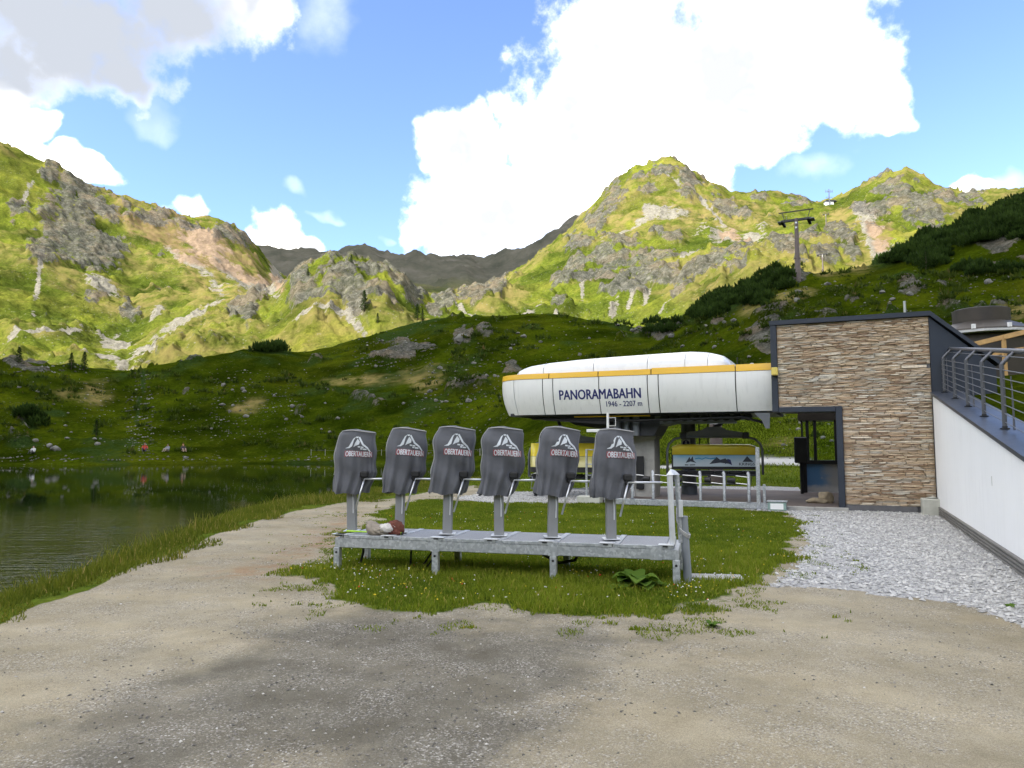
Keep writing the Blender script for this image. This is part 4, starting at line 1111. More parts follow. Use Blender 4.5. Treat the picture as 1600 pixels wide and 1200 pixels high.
# steel work below
xa, xb, xc = loc_of(878, 1.2), loc_of(1040, 1.2), loc_of(1012, 1.6)
mb = MB(); mb.prism([(xa, HZ0 - .05), (xb + .1, HZ0 - .05), (xb + .1, HZ0 - .28), (xb - .15, HZ0 - .33), (xc + .3, HZ0 - .62), (xc - .5, HZ0 - .62), (xc - 1.2, HZ0 - .42), (xa + .5, HZ0 - .30)], 1.0, 2.2, 'y'); mb.build("main_bracket", M_DARK, st)
mb = MB(); mb.prism([(xl + .75, HZ0 - .045), (xc - .9, HZ0 - .045), (xc - .9, HZ0 - .30), (xl + 1.7, HZ0 - .17)], .62, .72, 'y'); mb.build("rail_beam", M_BLACK, st)
mb = MB(); xg = loc_of(1160, .9)
mb.tube([(xl + 1.2, .62, HZ0 - .10), (xc, .62, HZ0 - .20), (xg, .62, HZ0 - .14), (loc_of(1192, .6), .62, HZ0 - .30)], .035, 8); mb.build("guide_tube", M_BLACK, st, True)
mb = MB(); xe = loc_of(1020, 1.0); mb.box(xe + .05, loc_of(1168, 1.0), .95, 1.25, HZ0 - .20, HZ0 - .06); mb.box(xe + .2, loc_of(1150, 1.0), .9, 1.0, HZ0 - .30, HZ0 - .20); mb.build("tyre_conveyor", M_GREYP, st)
for k in range(9):
    x = xe + .35 + k * .28; MB().tube([(x, .80, HZ0 - .12), (x, .92, HZ0 - .12)], .11, 14).build("drive_tyre", M_BLACK, st, angle=40)
for k in range(3):
    x = xc - .75 + k * .28; MB().tube([(x, .95, HZ0 - .62), (x, .95, HZ0 - .08)], .10 - .015 * (k % 2), 14).build("drive_motor", M_GREYP, st, angle=40)
MB().box(xa + .6, xc + .3, .58, .60, HZ0 - .085, HZ0 - .050).build("orange_rail", M_YEL, st)
mb = MB(); mb.prism([(loc_of(1178, .5), HZ0 - .05), (xr - .1, HZ0 - .05), (xr - .12, HZ0 - .45), (xr - .22, HZ0 - .45), (xr - .3, HZ0 - .25)], .35, .40, 'y'); mb.build("end_plate", M_GREYP, st)
# concrete pier
xp = loc_of(1010, 1.9)
mb = MB(); mb.prism([(xp - .30, -.1), (xp + .30, -.1), (xp + .30, HZ0 - .55), (xp - .30, HZ0 - .55)], 1.5, 2.2, 'y'); mb.build("pier", M_CONC, st)
mb = MB(); mb.box(xp - .36, xp + .36, 1.44, 2.26, HZ0 - .70, HZ0 - .63); mb.build("pier_head", M_CONC, st)
MB().box(xp - .385, xp - .302, 1.46, 1.60, .0, HZ0 - .71).build("light_strip", M_WHITEP, st)
MB().cbox(xp - .22, xp + .0, 1.40, 1.46, .3, 1.25, .01).build("switch_cabinet", M_BLACK, st)
# second, dark round column with ladder; third column brown
xq = loc_of(1074, 3.2)
MB().lathe([(.24, .0), (.24, .35), (.215, .36), (.215, HZ0 - .06)], 24, (xq, 3.2)).build("round_column", M_GREYP, st, angle=40)
mb = MB(); xk = loc_of(1091, 3.1)
for sx in (0, .26): mb.tube([(xk + sx, 3.1, .6), (xk + sx, 3.1, HZ0 - .06)], .02, 8)
for k in range(7): mb.tube([(xk, 3.1, .75 + k * .25), (xk + .26, 3.1, .75 + k * .25)], .012, 6)
mb.build("ladder", M_DARK, st)

def brown_col(px, Yd, rr, ztop, label):
    b0 = at(px, 700, Yd); o = empty("cable_column", (b0.x, b0.y, ground_z(b0.x, b0.y)))
    tag(o, label, "column")
    z0 = 0
    MB().lathe([(rr * 1.5, -.1), (rr * 1.5, .32), (rr * 1.02, .34), (rr, ztop)], 20).build("shaft", M_RUST, o, angle=40)
    return o
bc = brown_col(1119, 27.0, .22, 2.6, "brown round column behind the yellow-hooded chair")

# signs hung at the station
def round_sign(px, py, Yd, size, label, kindmat):
    p = at(px, py, Yd); o = empty("safety_sign", p, BRZ); tag(o, label, "sign")
    h = size / 2
    MB().box(-h, h, -.006, .006, -h, h).build("plate", M_WHITE, o)
    mb = MB(); a = [(math.cos(2 * math.pi * k / 28), math.sin(2 * math.pi * k / 28)) for k in range(28)]
    if kindmat == 'blue':
        mb.prism([(x * h * .84, y * h * .84) for x, y in a], -.009, -.007, 'y'); d = mb.build("disc", M_BLUE, o)
        mb = MB(); mb.prism([(x * h * .2 - .02 * 0, y * h * .2 + h * .38) for x, y in a], -.012, -.010, 'y')
        mb.prism([(-h * .35, -h * .1), (-h * .1, -h * .1), (h * .1, -h * .45), (h * .45, -h * .5), (h * .3, -h * .05), (h * .1, h * .2), (-h * .2, h * .15)], -.012, -.010, 'y'); mb.build("pictogram", M_WHITE, o)
    else:
        ring = MB()
        for k in range(28):
            (x0, y0), (x1, y1) = a[k - 1], a[k]
            ring.prism([(x0 * h * .9, y0 * h * .9), (x1 * h * .9, y1 * h * .9), (x1 * h * .68, y1 * h * .68), (x0 * h * .68, y0 * h * .68)], -.009, -.007, 'y')
        ring.prism([(-h * .62, h * .42), (-h * .42, h * .62), (h * .62, -h * .42), (h * .42, -h * .62)], -.010, -.0075, 'y'); ring.build("ring", M_RED, o)
        mb = MB(); mb.prism([(-h * .35, -h * .12), (h * .1, -h * .12), (h * .1, h * .12), (-h * .35, h * .12)], -.0071, -.0065, 'y'); mb.build("pictogram", M_INK, o)
    return o
pcol = C0 + bx * xq + by * (3.2 - .235)
sg = round_sign(1072, 693, pcol.y - .02, .25, "blue round safety sign on the dark column", 'blue')
ps = at(1116, 656, 26.7)
round_sign(1116, 656, 26.72, .30, "small white sign with red prohibition ring on the brown column", 'red')

# ------------------------------------------------------------------ chairs of the lift
def print_mat():
    m, t, b = new_mat("banner_print")
    pos = t.new('ShaderNodeTexCoord').outputs['Object']
    sp = t.new('ShaderNodeSeparateXYZ'); t.l.new(pos, sp.inputs[0])
    c = t.mix(t.ss(t.m('ADD', sp.outputs[2], t.m('MULTIPLY', t.noise(pos, 2.0, 4), .25)), .70, 1.02), (.50, .58, .62), (.12, .36, .52))
    t.l.new(c, b.inputs['Base Color']); b.inputs['Roughness'].default_value = .35
    return m
M_BANNER = print_mat()
M_HOODLOW = pm('pale_yellow_shell', (.62, .56, .22), .25, 0, .1, 2, coat=.3)
CW = 1.30      # half width
def make_chair(label, closed=False):
    r = empty("lift_chair"); tag(r, label, "chairlift chair", "chairs parked at the station")
    # loop frame
    p = [(-CW, 0, .28), (-CW, 0, .95), (-CW + .05, 0, 1.13), (-CW + .20, 0, 1.27), (-CW + .45, 0, 1.33), (CW - .45, 0, 1.33), (CW - .20, 0, 1.27), (CW - .05, 0, 1.13), (CW, 0, .95), (CW, 0, .28)]
    MB().tube(p, .035, 10).build("loop_frame", M_GREYP, r, True)
    mb = MB(); mb.prism([(-.95, 1.36), (.95, 1.36), (.95, 1.43), (.35, 1.52), (.16, 1.62), (-.16, 1.62), (-.35, 1.52), (-.95, 1.43)], -.06, .06, 'y'); s_ = mb.build("spreader", M_GREYP, r)
    for sx in (-1, 1): MB().cbox(sx * .85 - .08, sx * .85 + .08, -.08, .08, 1.28, 1.46, .01).build("bracket", M_DARK, s_)
    h = [(0.0, 0, 1.60), (.15, 0, 1.66), (.30, 0, 1.78), (.38, 0, 1.92), (.40, 0, 2.2)]
    MB().tube(h, .05, 12).build("hanger", M_DARK, r, True)
    # seat, backrest with printed back
    mb = MB(); n_ = 6; wseg = 2 * (CW - .14) / n_
    for k in range(n_):
        x0 = -CW + .14 + k * wseg
        MB().cbox(x0 + .01, x0 + wseg - .01, .02, .48, .30, .38, .02).build("seat_pad", M_BLACK, r)
    MB().cbox(-CW + .12, CW - .12, -.03, .03, .42, .92, .015).build("backrest", M_BLACK, r)
    b_ = MB().box(-CW + .16, CW - .14, -.036, -.031, .50, .82).build("banner", M_BANNER, r)
    def prn(P, fs, x, z, mat, nm):
        me = bpy.data.meshes.new(nm); me.from_pydata([(x + q[0], -.0395 - (q[2] if len(q) > 2 else 0), z + q[1]) for q in P], [], fs); me.update(); link(nm, me, mat, b_)
    P, fs = text_mesh("KRINGS", .075, .42, bold=.02); prn(P, fs, .66, .535, M_INK, "lettering")
    prn([(0, 0), (.13, .16), (.20, .08), (.30, 0)], [(0, 1, 2, 3)], .75, .635, M_INK, "peak_mark")
    prn([(-.2, 0), (0, .20), (.10, .12), (.24, .16), (.42, 0), (.10, .04)], [(0, 1, 5), (1, 2, 5), (2, 3, 5), (3, 4, 5)], .05, .57, M_INK, "peak_mark")
    prn([(.22, 0), (.30, .15), (.38, .12), (.42, -.03), (.30, .03)], [(0, 1, 4), (1, 2, 4), (2, 3, 4)], .05, .57, M_BLUE, "skier_mark")
    prn([(0, 0), (.02, .03), (.12, .05), (.20, .02), (.30, .06), (.42, .03), (.58, .055), (.60, .03), (.44, .0), (.30, .03), (.2, -.01), (.12, .02)], [(0, 1, 2, 11), (11, 2, 3, 10), (10, 3, 4, 9), (9, 4, 5, 8), (8, 5, 6, 7)], -.55, .70, M_CYAN, "script_mark")
    prn([(-.08, 0), (.03, .17), (.06, .10), (.12, .19), (.14, .07), (.22, 0), (.06, .04)], [(0, 1, 6), (1, 2, 6), (2, 3, 4, 6), (4, 5, 6)], -.72, .60, M_INK, "figure_mark")
    prn([(0, 0), (.10, 0), (.10, .025), (0, .03), (.13, 0), (.28, .005), (.28, .03), (.13, .025)], [(0, 1, 2, 3), (4, 5, 6, 7)], -.82, .53, M_INK, "small_print")
    if not closed:
        # yellow bubble hood, opened upwards over the backrest
        rows = []
        for i in range(25):
            u = -1 + 2 * i / 24; x = u * (CW - .13); e = 1 - .25 * max(0, abs(u) - .86) / .14
            rows.append([(x * (1.0 if j < 6 else 1 - .05 * (j - 6) / 6), -.05 - .10 * math.sin(math.pi * j / 10) + .70 * max(0, (j - 4) / 8) ** 1.3 , .84 + .29 * e * math.sin(min(1, j / 8) * math.pi / 2) + (.0 if j < 8 else -.01 * (j - 8))) for j in range(13)])
        rows2 = [[(q[0] * .994, q[1] + .006, q[2] - .008) for q in rw][::-1] for rw in rows]
        mb = MB().grid(rows); mb.grid(rows2)
        mb.grid([[rw[0] for rw in rows2][::-1], [rw[-1] for rw in rows][::-1]])
        mb.build("hood", M_BUBBLE, r, True)
    else:
        # hood swung down in front of the seats: side cheeks, amber upper band and pale lower windows
        def shell(z0, z1, mat, nm, n_=8):
            rows = []
            for i in range(33):
                u = -1 + 2 * i / 32; x = (CW - .08) * math.copysign(abs(u) ** .8, u); back = max(0, abs(u) - .82) / .18
                rows.append([(x, .10 + .62 * math.sin(min(1, (1.32 - z) / .75) * math.pi / 2) * (1 - back ** 1.6 * .8), z) for z in np.linspace(z0, z1, n_ + 1)])
            mb = MB().grid(rows); mb.grid([[(q[0] * .99, q[1] - .012, q[2]) for q in rw][::-1] for rw in rows]); return mb.build(nm, mat, r, True)
        shell(.92, 1.30, M_BUBBLE, "hood"); shell(.60, .91, M_HOODLOW, "hood_window"); shell(.45, .595, M_BLACK, "hood_rim", 3)
        for xx in (-.8, -.25, .3, .85): MB().box(xx - .02, xx + .02, .60, .735, .60, .91).build("hood_bar", M_BLACK, r)
    # footrest bar
    MB().tube([(-CW + .2, .5, .30), (-CW + .2, .75, -.02), (CW - .2, .75, -.02), (CW - .2, .5, .30)], .02, 8).build("footrest", M_GREYP, r)
    MB().box(-CW + .1, CW - .1, -.02, .45, .24, .299).build("seat_carrier", M_DARK, r)
    return r
cA = make_chair("chair with yellow hood and printed blue banner hanging right of the concrete pier")
YC = 21.4
pc = at(1117, 742, YC); cA.location = (pc.x, pc.y, at(1117, 745, YC).z - .22); cA.rotation_euler = (0, 0, rad(-8))
k_ = (144 / FPX * YC) / (2 * CW); cA.scale = (k_, k_, k_)
cB = make_chair("yellow-hooded chair half hidden behind the covered gates, left of the pier", True); cB.scale = (k_, k_, k_)
pc = at(893, 742, 23.0); cB.location = (pc.x, pc.y, at(893, 750, 23.0).z - .20); cB.rotation_euler = (0, 0, rad(168))

# ------------------------------------------------------------------ boarding barrier in front of the chairs
YR = 19.3
qb = empty("boarding_barrier", C0, BRZ)
tag(qb, "galvanised boarding barrier with a base beam and short bent posts before the chair", "barrier")
yl = 1.05 - 1.0
def lx_at(px, ly): return loc_of(px, ly)
LB = -.62
x0, x1 = lx_at(958, LB), lx_at(1196, LB)
MB().cbox(x0, x1, LB - .08, LB + .08, .02, .17, .008).build("base_beam", M_GALV, qb)
for px in (986, 1018, 1091, 1128, 1166):
    x = lx_at(px, LB)
    o = MB().tube([(x, LB, .17), (x, LB, .86), (x - .01, LB + .02, .89), (x - .03, LB + .06, .86)], .036, 10).tube([(x - .02, LB + .08, .86), (x + .0, LB + .06, .42)], .018, 8).build("post", M_GALV, qb, angle=40)
    MB().lathe([(.09, .171), (.09, .185), (.05, .19)], 14, (x, LB)).build("foot", M_GREYP, o)
x = lx_at(1181, LB); MB().cbox(x - .045, x + .045, LB - .10, LB - .012, .0, 1.52, .008).build("tall_post", M_GALV, qb)
x = lx_at(1190, LB); MB().cbox(x - .03, x + .03, LB - .085, LB - .01, .0, .62, .006).build("short_post", M_GALV, qb)
for z_ in (.60, .78):
    for pa, pb_ in ((983, 1004), (1018, 1043), (1064, 1091), (1108, 1128), (1146, 1166)):
        MB().tube([(lx_at(pa, LB + .05), LB + .05, z_ + .03), (lx_at(pb_, LB + .05), LB + .05, z_ + .0)], .012, 6).build("bar", M_ALU, qb)
for pa, pb_ in ((1003, 1013), (1043, 1062), (1098, 1107), (1133, 1145)):
    MB().tube([(lx_at(pa, LB + .08), LB + .08, .70), (lx_at(pb_, LB + .08), LB + .08, .69)], .07, 12).build("sleeve", M_BLACK, qb, angle=40)
o = empty("plastic_crate", C0 + bx * lx_at(1209, LB) + by * LB, BRZ)
tag(o, "pale green plastic box at the right end of the boarding barrier", "box")
mb = MB(); mb.cbox(-.21, .21, -.12, .12, .0, .20, .01); mb.build("box_body", M_TEAL, o)
MB().cbox(-.235, .235, -.14, .14, .201, .235, .008).build("rim", M_GALV, o)
MB().cbox(-.15, .15, -.128, -.121, .03, .17, .002).build("label_plate", M_WHITEP, o)
# steel stand with white lamp head left of the pier
o = empty("camera_mast", C0 + bx * lx_at(949, -.2) + by * (-.2), BRZ)
tag(o, "white mast with a horizontal boom next to the rightmost gate", "mast")
MB().tube([(0, 0, .0), (0, 0, HZ0 + .0)], .035, 10).build("mast_tube", M_WHITEP, o)
MB().cbox(-.60, .30, -.05, .05, 1.93, 2.01, .01).build("boom", M_WHITEP, o)
mb = MB(); mb.tube([(.03, 0, 2.1), (.22, 0, 2.1), (.22, 0, 2.32), (.03, 0, 2.32)], .01, 6); mb.build("bracket", M_WHITEP, o)
o = empty("steel_frame", C0 + bx * lx_at(930, -.3) + by * (-.3), BRZ)
tag(o, "small pale steel frame stand between the two rightmost gates", "frame")
mb = MB()
for sx in (-.27, .0): mb.bar((sx, 0, .0), (sx, 0, 1.46), .05, .05)
mb.bar((.27, 0, 0), (.27, 0, 1.75), .07, .07); mb.build("upright", M_GALV, o)
mb = MB()
for z_ in (.75, 1.05, 1.45): mb.bar((-.27, .03, z_), (.27, .03, z_), .03, .03)
mb.build("crossbar", M_GALV, o)
o = empty("concrete_footing", C0 + bx * lx_at(921, -.4) + by * (-.4), BRZ)
tag(o, "low pale concrete footing behind the rightmost gates", "footing")
MB().cbox(-.32, .32, -.2, .2, -.02, .20, .015).build("footing_body", M_LCONC, o)
# ------------------------------------------------------------------ gate platform
PF = gp(1057, 906); PR = Vector((1.90, 8.55, 0)); PL = Vector((-2.28, 9.64, 0))
PDIR = (PR - PL).normalized(); PLEN = (PR - PL).length; PRZ = math.atan2(PDIR.y, PDIR.x)
PN = Vector((-PDIR.y, PDIR.x, 0))
PH = .44; PD = .92
plat = empty("gate_platform", PL, PRZ)
tag(plat, "low galvanised steel platform with grating decks carrying the covered gates", "platform")
mb = MB(); mb.cbox(.0, PLEN, .0, .06, PH - .16, PH - .04, .006); mb.build("front_beam", M_GALV, plat)
mb = MB(); mb.cbox(.0, PLEN, PD - .06, PD, PH - .16, PH - .04, .006); mb.build("rear_beam", M_GALV, plat)
for x in (.0, PLEN - .06): MB().cbox(x, x + .06, .061, PD - .061, PH - .16, PH - .04, .006).build("end_beam", M_GALV, plat)
for x in (.03, 1.37, 2.86, PLEN - .03):
    for y in (.03, PD - .03):
        zb = -.03
        l_ = MB().cbox(x - .04, x + .04, y - .04, y + .04, zb, PH - .161, .006).build("leg", M_GALV, plat)
        if y < .1: MB().tube([(x, y - .045, .22), (x, y - .040, .22)], .016, 10).build("bolt", M_DARK, l_)
def grate_mat():
    m, t, b = new_mat("deck_grating")
    pos = t.new('ShaderNodeTexCoord').outputs['Object']
    w1 = t.new('ShaderNodeTexWave', wave_type='BANDS', bands_direction='X'); w1.inputs['Scale'].default_value = 26; t.l.new(pos, w1.inputs[0])
    w2 = t.new('ShaderNodeTexWave', wave_type='BANDS', bands_direction='Y'); w2.inputs['Scale'].default_value = 14; t.l.new(pos, w2.inputs[0])
    k = t.m('MAXIMUM', t.ss(w1.outputs[0], .55, .8), t.ss(w2.outputs[0], .55, .8))
    c = t.mix(k, (.17, .178, .19), (.36, .37, .39))
    c = t.mix(t.m('MULTIPLY', t.ss(t.noise(pos, 4, 5), .45, .7), .4), c, (.25, .255, .265))
    t.l.new(c, b.inputs['Base Color']); b.inputs['Metallic'].default_value = .3; b.inputs['Roughness'].default_value = .55
    t.l.new(t.bump(k, .6, .01), b.inputs['Normal'])
    return m
M_GRATE = grate_mat()
# post positions from the photograph: each on the line .36 behind the front edge
def on_plat(px, dy):
    s = (px - 800) / FPX / _cp; p = PL + PN * dy
    # row about 840 -> correct for the pitch
    s = (px - 800) / (FPX * (_cp + 240 / FPX * _sp))
    return (s * p.y - p.x) / (PDIR.x - s * PDIR.y)
GX = [on_plat(px, .36) for px in (550, 624, 699, 780, 863, 955)]
cuts = [.065] + [g + .13 for g in GX] + [PLEN - .065]
for a_, b_ in zip(cuts[:-1], cuts[1:]):
    o = MB().cbox(a_ + .008, b_ - .075, .02, PD - .02, PH - .039, PH - .004, .004).build("deck_grating", M_GRATE, plat)
    MB().cbox(a_ + .008, b_ - .075, -.004, .019, PH - .039, PH, .003).build("deck_edge", M_GALV, o)
    MB().cbox(b_ - .069, b_ + .004, .0, PD - .01, PH - .038, PH + .002, .004).build("deck_joint", M_GALV, plat)
M_BRIGHT = pm("bright_zinc", (.62, .64, .66), .45, .4, .1, 8)
for g in GX + [.10, PLEN - .13]:
    o = MB().cbox(g - .10, g + .08, -.012, .10, PH + .0025, PH + .012, .003).build("fixing_plate", M_BRIGHT, plat)
    MB().box(g - .05, g + .01, -.0135, -.0125, PH - .016, PH - .001).build("slot", M_BLACK, plat)
MB().cbox(PLEN - .32, PLEN - .19, -.008, -.001, PH - .165, PH - .02, .002).build("hinge_plate", M_GALV, plat)
for px in (1.37, 2.86): MB().cbox(px - .06, px + .06, -.008, -.001, PH - .165, PH - .005, .002).build("hinge_plate", M_GALV, plat)

# ------------------------------------------------------------------ covered ticket gates
def cloth_mat():
    m, t, b = new_mat("grey_cover_cloth")
    pos = t.new('ShaderNodeTexCoord').outputs['Object']
    c = t.ramp(t.noise(pos, 3, 5, .6), [(.3, (.088, .092, .105)), (.7, (.108, .112, .126))])
    t.l.new(c, b.inputs['Base Color']); b.inputs['Roughness'].default_value = .75; b.inputs['Specular IOR Level'].default_value = .3
    b.inputs['Sheen Weight'].default_value = .15
    h = t.m('ADD', t.noise(pos, 9, 3, .5), t.m('MULTIPLY', t.noise(pos, 420, 2), .05))
    t.l.new(t.bump(h, .35, .03), b.inputs['Normal'])
    return m
M_CLOTH = cloth_mat()
M_PIPE = pm("pale_piping", (.42, .42, .41), .7, 0, .1, 8)
M_LOGO = pm("logo_white", (.62, .66, .70), .7, 0, .06, 12)
M_POST = pm("gate_post_steel", (.30, .305, .315), .5, .35, .12, 3, dirt=.3, dirtcol=(.17, .165, .155))
# outline of a cover in its front plane (x right, z up from the platform), top hump and a cut at lower right
ZB, ZTOP = .51, 1.345
def cov_left(v, sd):      # v 0 bottom .. 1 top
    return -.235 - .045 * (1 - v) ** 2 + (.075 * ((v - .80) / .2) ** 2 if v > .8 else 0) + .008 * math.sin(7 * v + sd)
def cov_right(v, sd):
    x = .270 - .035 * max(0, (.62 - v) / .62) ** 1.2 + .008 * math.sin(6 * v + 2 * sd)
    if v < .34: x -= .10 * ((.34 - v) / .34) ** .9
    return x
def cov_pt(u, v, sd, rr):
    """u runs round the cover: 0..1 front left to right, then 1..2 right side and back to the left"""
    l, r = cov_left(v, sd), cov_right(v, sd)
    l += .045; r += .045; cx, hw = (l + r) / 2, (r - l) / 2
    dep = .125 + .045 * (1 - v) - .03 * max(0, v - .8) / .2
    w_ = 2 * u - 1 if u <= 1 else 3 - 2 * u
    ca = math.sin(math.pi / 2 * w_); sa = -1.0 if u <= 1 else 1.0
    x = cx + hw * ca; y = sa * dep * max(0.0, 1 - abs(ca) ** 4.76) ** .35
    y -= .05 * max(0, (x - cx) / hw) * (-.9)          # right side recedes
    top = ZTOP - ZB - .018 * max(0, -(x + .02)) / .2 - .028 * max(0, (x - .04) / .2) - .05 * max(0, -(x + .14) / .1) ** 1.5
    z = ZB + v * top
    # bottom hem hangs unevenly
    hem = (1 - v) ** 3
    z += hem * (.011 * math.sin(5 * u * math.pi + sd) + (.02 if u < 1 else -.01) * max(0, -(x - cx) / hw))
    # folds grow towards the hem
    fold = (1 - v) ** 1.1 * .020 * (math.sin(9.5 * u * math.pi + sd * 2.1) + .5 * math.sin(17 * u * math.pi + sd)) + .010 * math.sin(14 * v + 11 * x + sd * 3) * (v < .97)
    # dent at lower right
    d2 = ((x - .17) / .07) ** 2 + ((v - .36) / .16) ** 2
    pinch = math.exp(-d2) * .05
    nrm = Vector((ca, sa, 0)); nrm = Vector((0, math.copysign(1, sa), 0)) if abs(ca) < .96 else Vector((math.copysign(1, ca), 0, 0))
    q = Vector((x, y, z)) + nrm * (fold + rr)
    if sa < 0: q.y += pinch
    return q
def make_gate(sd, label):
    g = empty("ticket_gate"); tag(g, label, "ticket gate", "covered ticket gates on the platform")
    MB().cbox(-.058, .058, -.06, .06, .013, .72, .008).build("post", M_POST, g)
    MB().cbox(-.10, .10, -.10, .10, .0125, .022, .003).build("base_plate", M_BRIGHT, g)
    MB().tube([(.03, -.068, .25), (.032, -.07, .40), (.025, -.066, .52)], .006, 6).build("cable", M_WHITE, g)
    nu, nv = 96, 44
    mb = MB(); rows = []
    for j in range(nv + 1):
        rows.append([cov_pt(2 * i / nu, j / nv, sd, 0) for i in range(nu)])
    V = [q for rw in rows for q in rw]; Fs = []
    for j in range(nv):
        for i in range(nu):
            i2 = (i + 1) % nu; Fs.append((j * nu + i, j * nu + i2, (j + 1) * nu + i2, (j + 1) * nu + i))
    # rounded crown
    last = rows[-1]; c = sum((q for q in last), Vector()) / nu; base = nv * nu
    for k, (f, dz) in enumerate(((.93, .010), (.75, .016), (.4, .020))):
        b0 = len(V)
        V += [c + (q - c) * f + Vector((0, 0, dz + (q.z - c.z) * (1 - f) * .6)) for q in last]
        for i in range(nu):
            i2 = (i + 1) % nu; Fs.append((base + i, base + i2, b0 + i2, b0 + i))
        base = b0
    V.append(c + Vector((0, 0, .022))); Fs += [(base + i, base + (i + 1) % nu, len(V) - 1) for i in range(nu)]
    mb.add(V, Fs); cv = mb.build("cover", M_CLOTH, g, True)
    # pale piping along the left seam and over the crown
    pts = [cov_pt(.035, v, sd, .004) for v in np.linspace(.30, 1, 22)]
    MB().tube(pts, .006, 6).build("piping", M_PIPE, cv, True)
    pts = [cov_pt(.04 + .90 * i / 30, .995, sd, .003) + Vector((0, -.003, .004)) for i in range(31)]
    MB().tube(pts, .0055, 6).build("piping", M_PIPE, cv, True)
    # gap at the top left where the seam stands open
    sl = [cov_pt(.028, v, sd, .006) for v in (.86, .89, .92, .95, .975)]; sr = [cov_pt(.07, v, sd, .004) for v in (.865, .90, .93, .955, .97)]
    MB().grid([sl, sr]).build("seam_gap", M_BLACK, cv)
    # printed emblem and name, wrapped on the cloth
    NA = 220; fr = [cov_pt(i / NA, .68, sd, 0) for i in range(NA + 1)]
    arc = np.concatenate([[0], np.cumsum([(fr[i + 1].xy - fr[i].xy).length for i in range(NA)])])
    xs = np.array([q.x for q in fr]); i0 = int(np.argmin(np.abs(xs - (-.045)))); a0 = arc[i0]
    def wrap(sx, zz, lift):
        u = float(np.interp(a0 + sx, arc, np.linspace(0, 1, NA + 1)))
        v = (zz - ZB) / (ZTOP - ZB - .02)
        return cov_pt(u, v, sd, lift)
    def prn(nm, P, fs, sx, zz, mat, lift):
        me = bpy.data.meshes.new(nm); me.from_pydata([wrap(sx + p[0], zz + p[1], lift + (p[2] if len(p) > 2 else 0)) for p in P], [], fs); me.update()
        return link(nm, me, mat, cv)
    nb = 40; P = [(.375 * i / nb, h) for i in range(nb + 1) for h in (0, .037, .074)]
    fs = [f for i in range(nb) for f in ((i * 3, i * 3 + 3, i * 3 + 4, i * 3 + 1), (i * 3 + 1, i * 3 + 4, i * 3 + 5, i * 3 + 2))]
    prn("red_band", P, fs, -.012, ZB + .478, M_RED, .0060)
    P, fs = text_mesh("OBERTAUERN", .066, .350, bold=.03); prn("name_print", P, fs, .0, ZB + .482, M_LOGO, .0105)
    def fine(poly):      # split a thin outline so that it can bend
        return poly
    E = [([(-.01, 0), (.03, .015), (.075, .10), (.10, .125), (.085, .085), (.07, .02), (.04, .0)], [(0, 1, 6), (1, 2, 5, 6), (2, 3, 4, 5)]),
         ([(.085, .012), (.105, .06), (.125, .105), (.155, .075), (.15, .045), (.115, .03)], [(0, 1, 5), (1, 2, 3, 4, 5)]),
         ([(.13, .118), (.145, .128), (.20, .055), (.25, .02), (.285, -.03), (.27, -.03), (.235, .01), (.185, .04)], [(0, 1, 2, 7), (7, 2, 3, 6), (6, 3, 4, 5)]),
         ([(.10, .125), (.13, .128), (.125, .112), (.105, .112)], [(0, 1, 2, 3)])]
    mbp = []; mf = []
    for P, fs in E:
        n0 = len(mbp); mbp += P; mf += [tuple(i + n0 for i in f) for f in fs]
    mbp = [(a * 1.18, b * 1.22) for a, b in mbp]
    prn("peak_emblem", mbp, mf, .0, ZB + .585, M_LOGO, .0080)
    P = []; fs = []
    for x0_, x1_, z0_ in ((.135, .165, .012), (.170, .20, .010), (.165, .19, -.008), (.195, .235, -.010)):
        n0 = len(P); P += [(x0_, z0_), (x1_, z0_), (x1_, z0_ + .014), (x0_, z0_ + .014)]; fs.append((n0, n0 + 1, n0 + 2, n0 + 3))
    P = [(a * 1.18, b * 1.22) for a, b in P]
    prn("small_print", P, fs, .0, ZB + .585, M_LOGO, .0082)
    # turnstile arms at the lower right
    hub = Vector((.195, -.13, .70))
    MB().tube([hub + Vector((-.05, .10, .0)), hub + Vector((.0, -.01, 0))], .035, 12).build("hub", M_BLACK, g, angle=40)
    MB().cbox(.14, .25, -.16, -.02, .72, .80, .015).build("housing", M_BLACK, g)
    MB().tube([hub, hub + Vector((.42, .02, -.008))], .013, 8).build("arm", M_ALU, g, True)
    MB().tube([hub, hub + Vector((-.05, -.03, -.18)), hub + Vector((-.11, -.05, -.40))], .012, 8).build("arm", M_ALU, g, True)
    return g
words = ["leftmost covered grey ticket gate, above the lime pole's left end", "second covered grey ticket gate from the left, beside the bag", "third covered grey ticket gate from the left", "fourth covered grey ticket gate from the left", "fifth covered grey ticket gate from the left", "rightmost covered grey ticket gate, next to the paired end posts"]
for k, g in enumerate(GX):
    o = make_gate(1.7 * k + .4, words[k])
    p = PL + PDIR * g + PN * .36
    o.location = (p.x, p.y, PH); o.rotation_euler = (rad((.6, -.8, .5, 1.2, -.4, .9)[k]), rad((-1.2, .8, 1.0, -.6, 1.4, -.7)[k]), PRZ + rad((14, 18, 15, 12, 19, 16)[k]))
    sc_ = (1.0, 1.02, 1.03, 1.02, 1.02, 1.0)[k]; o.scale = (sc_, sc_, sc_)

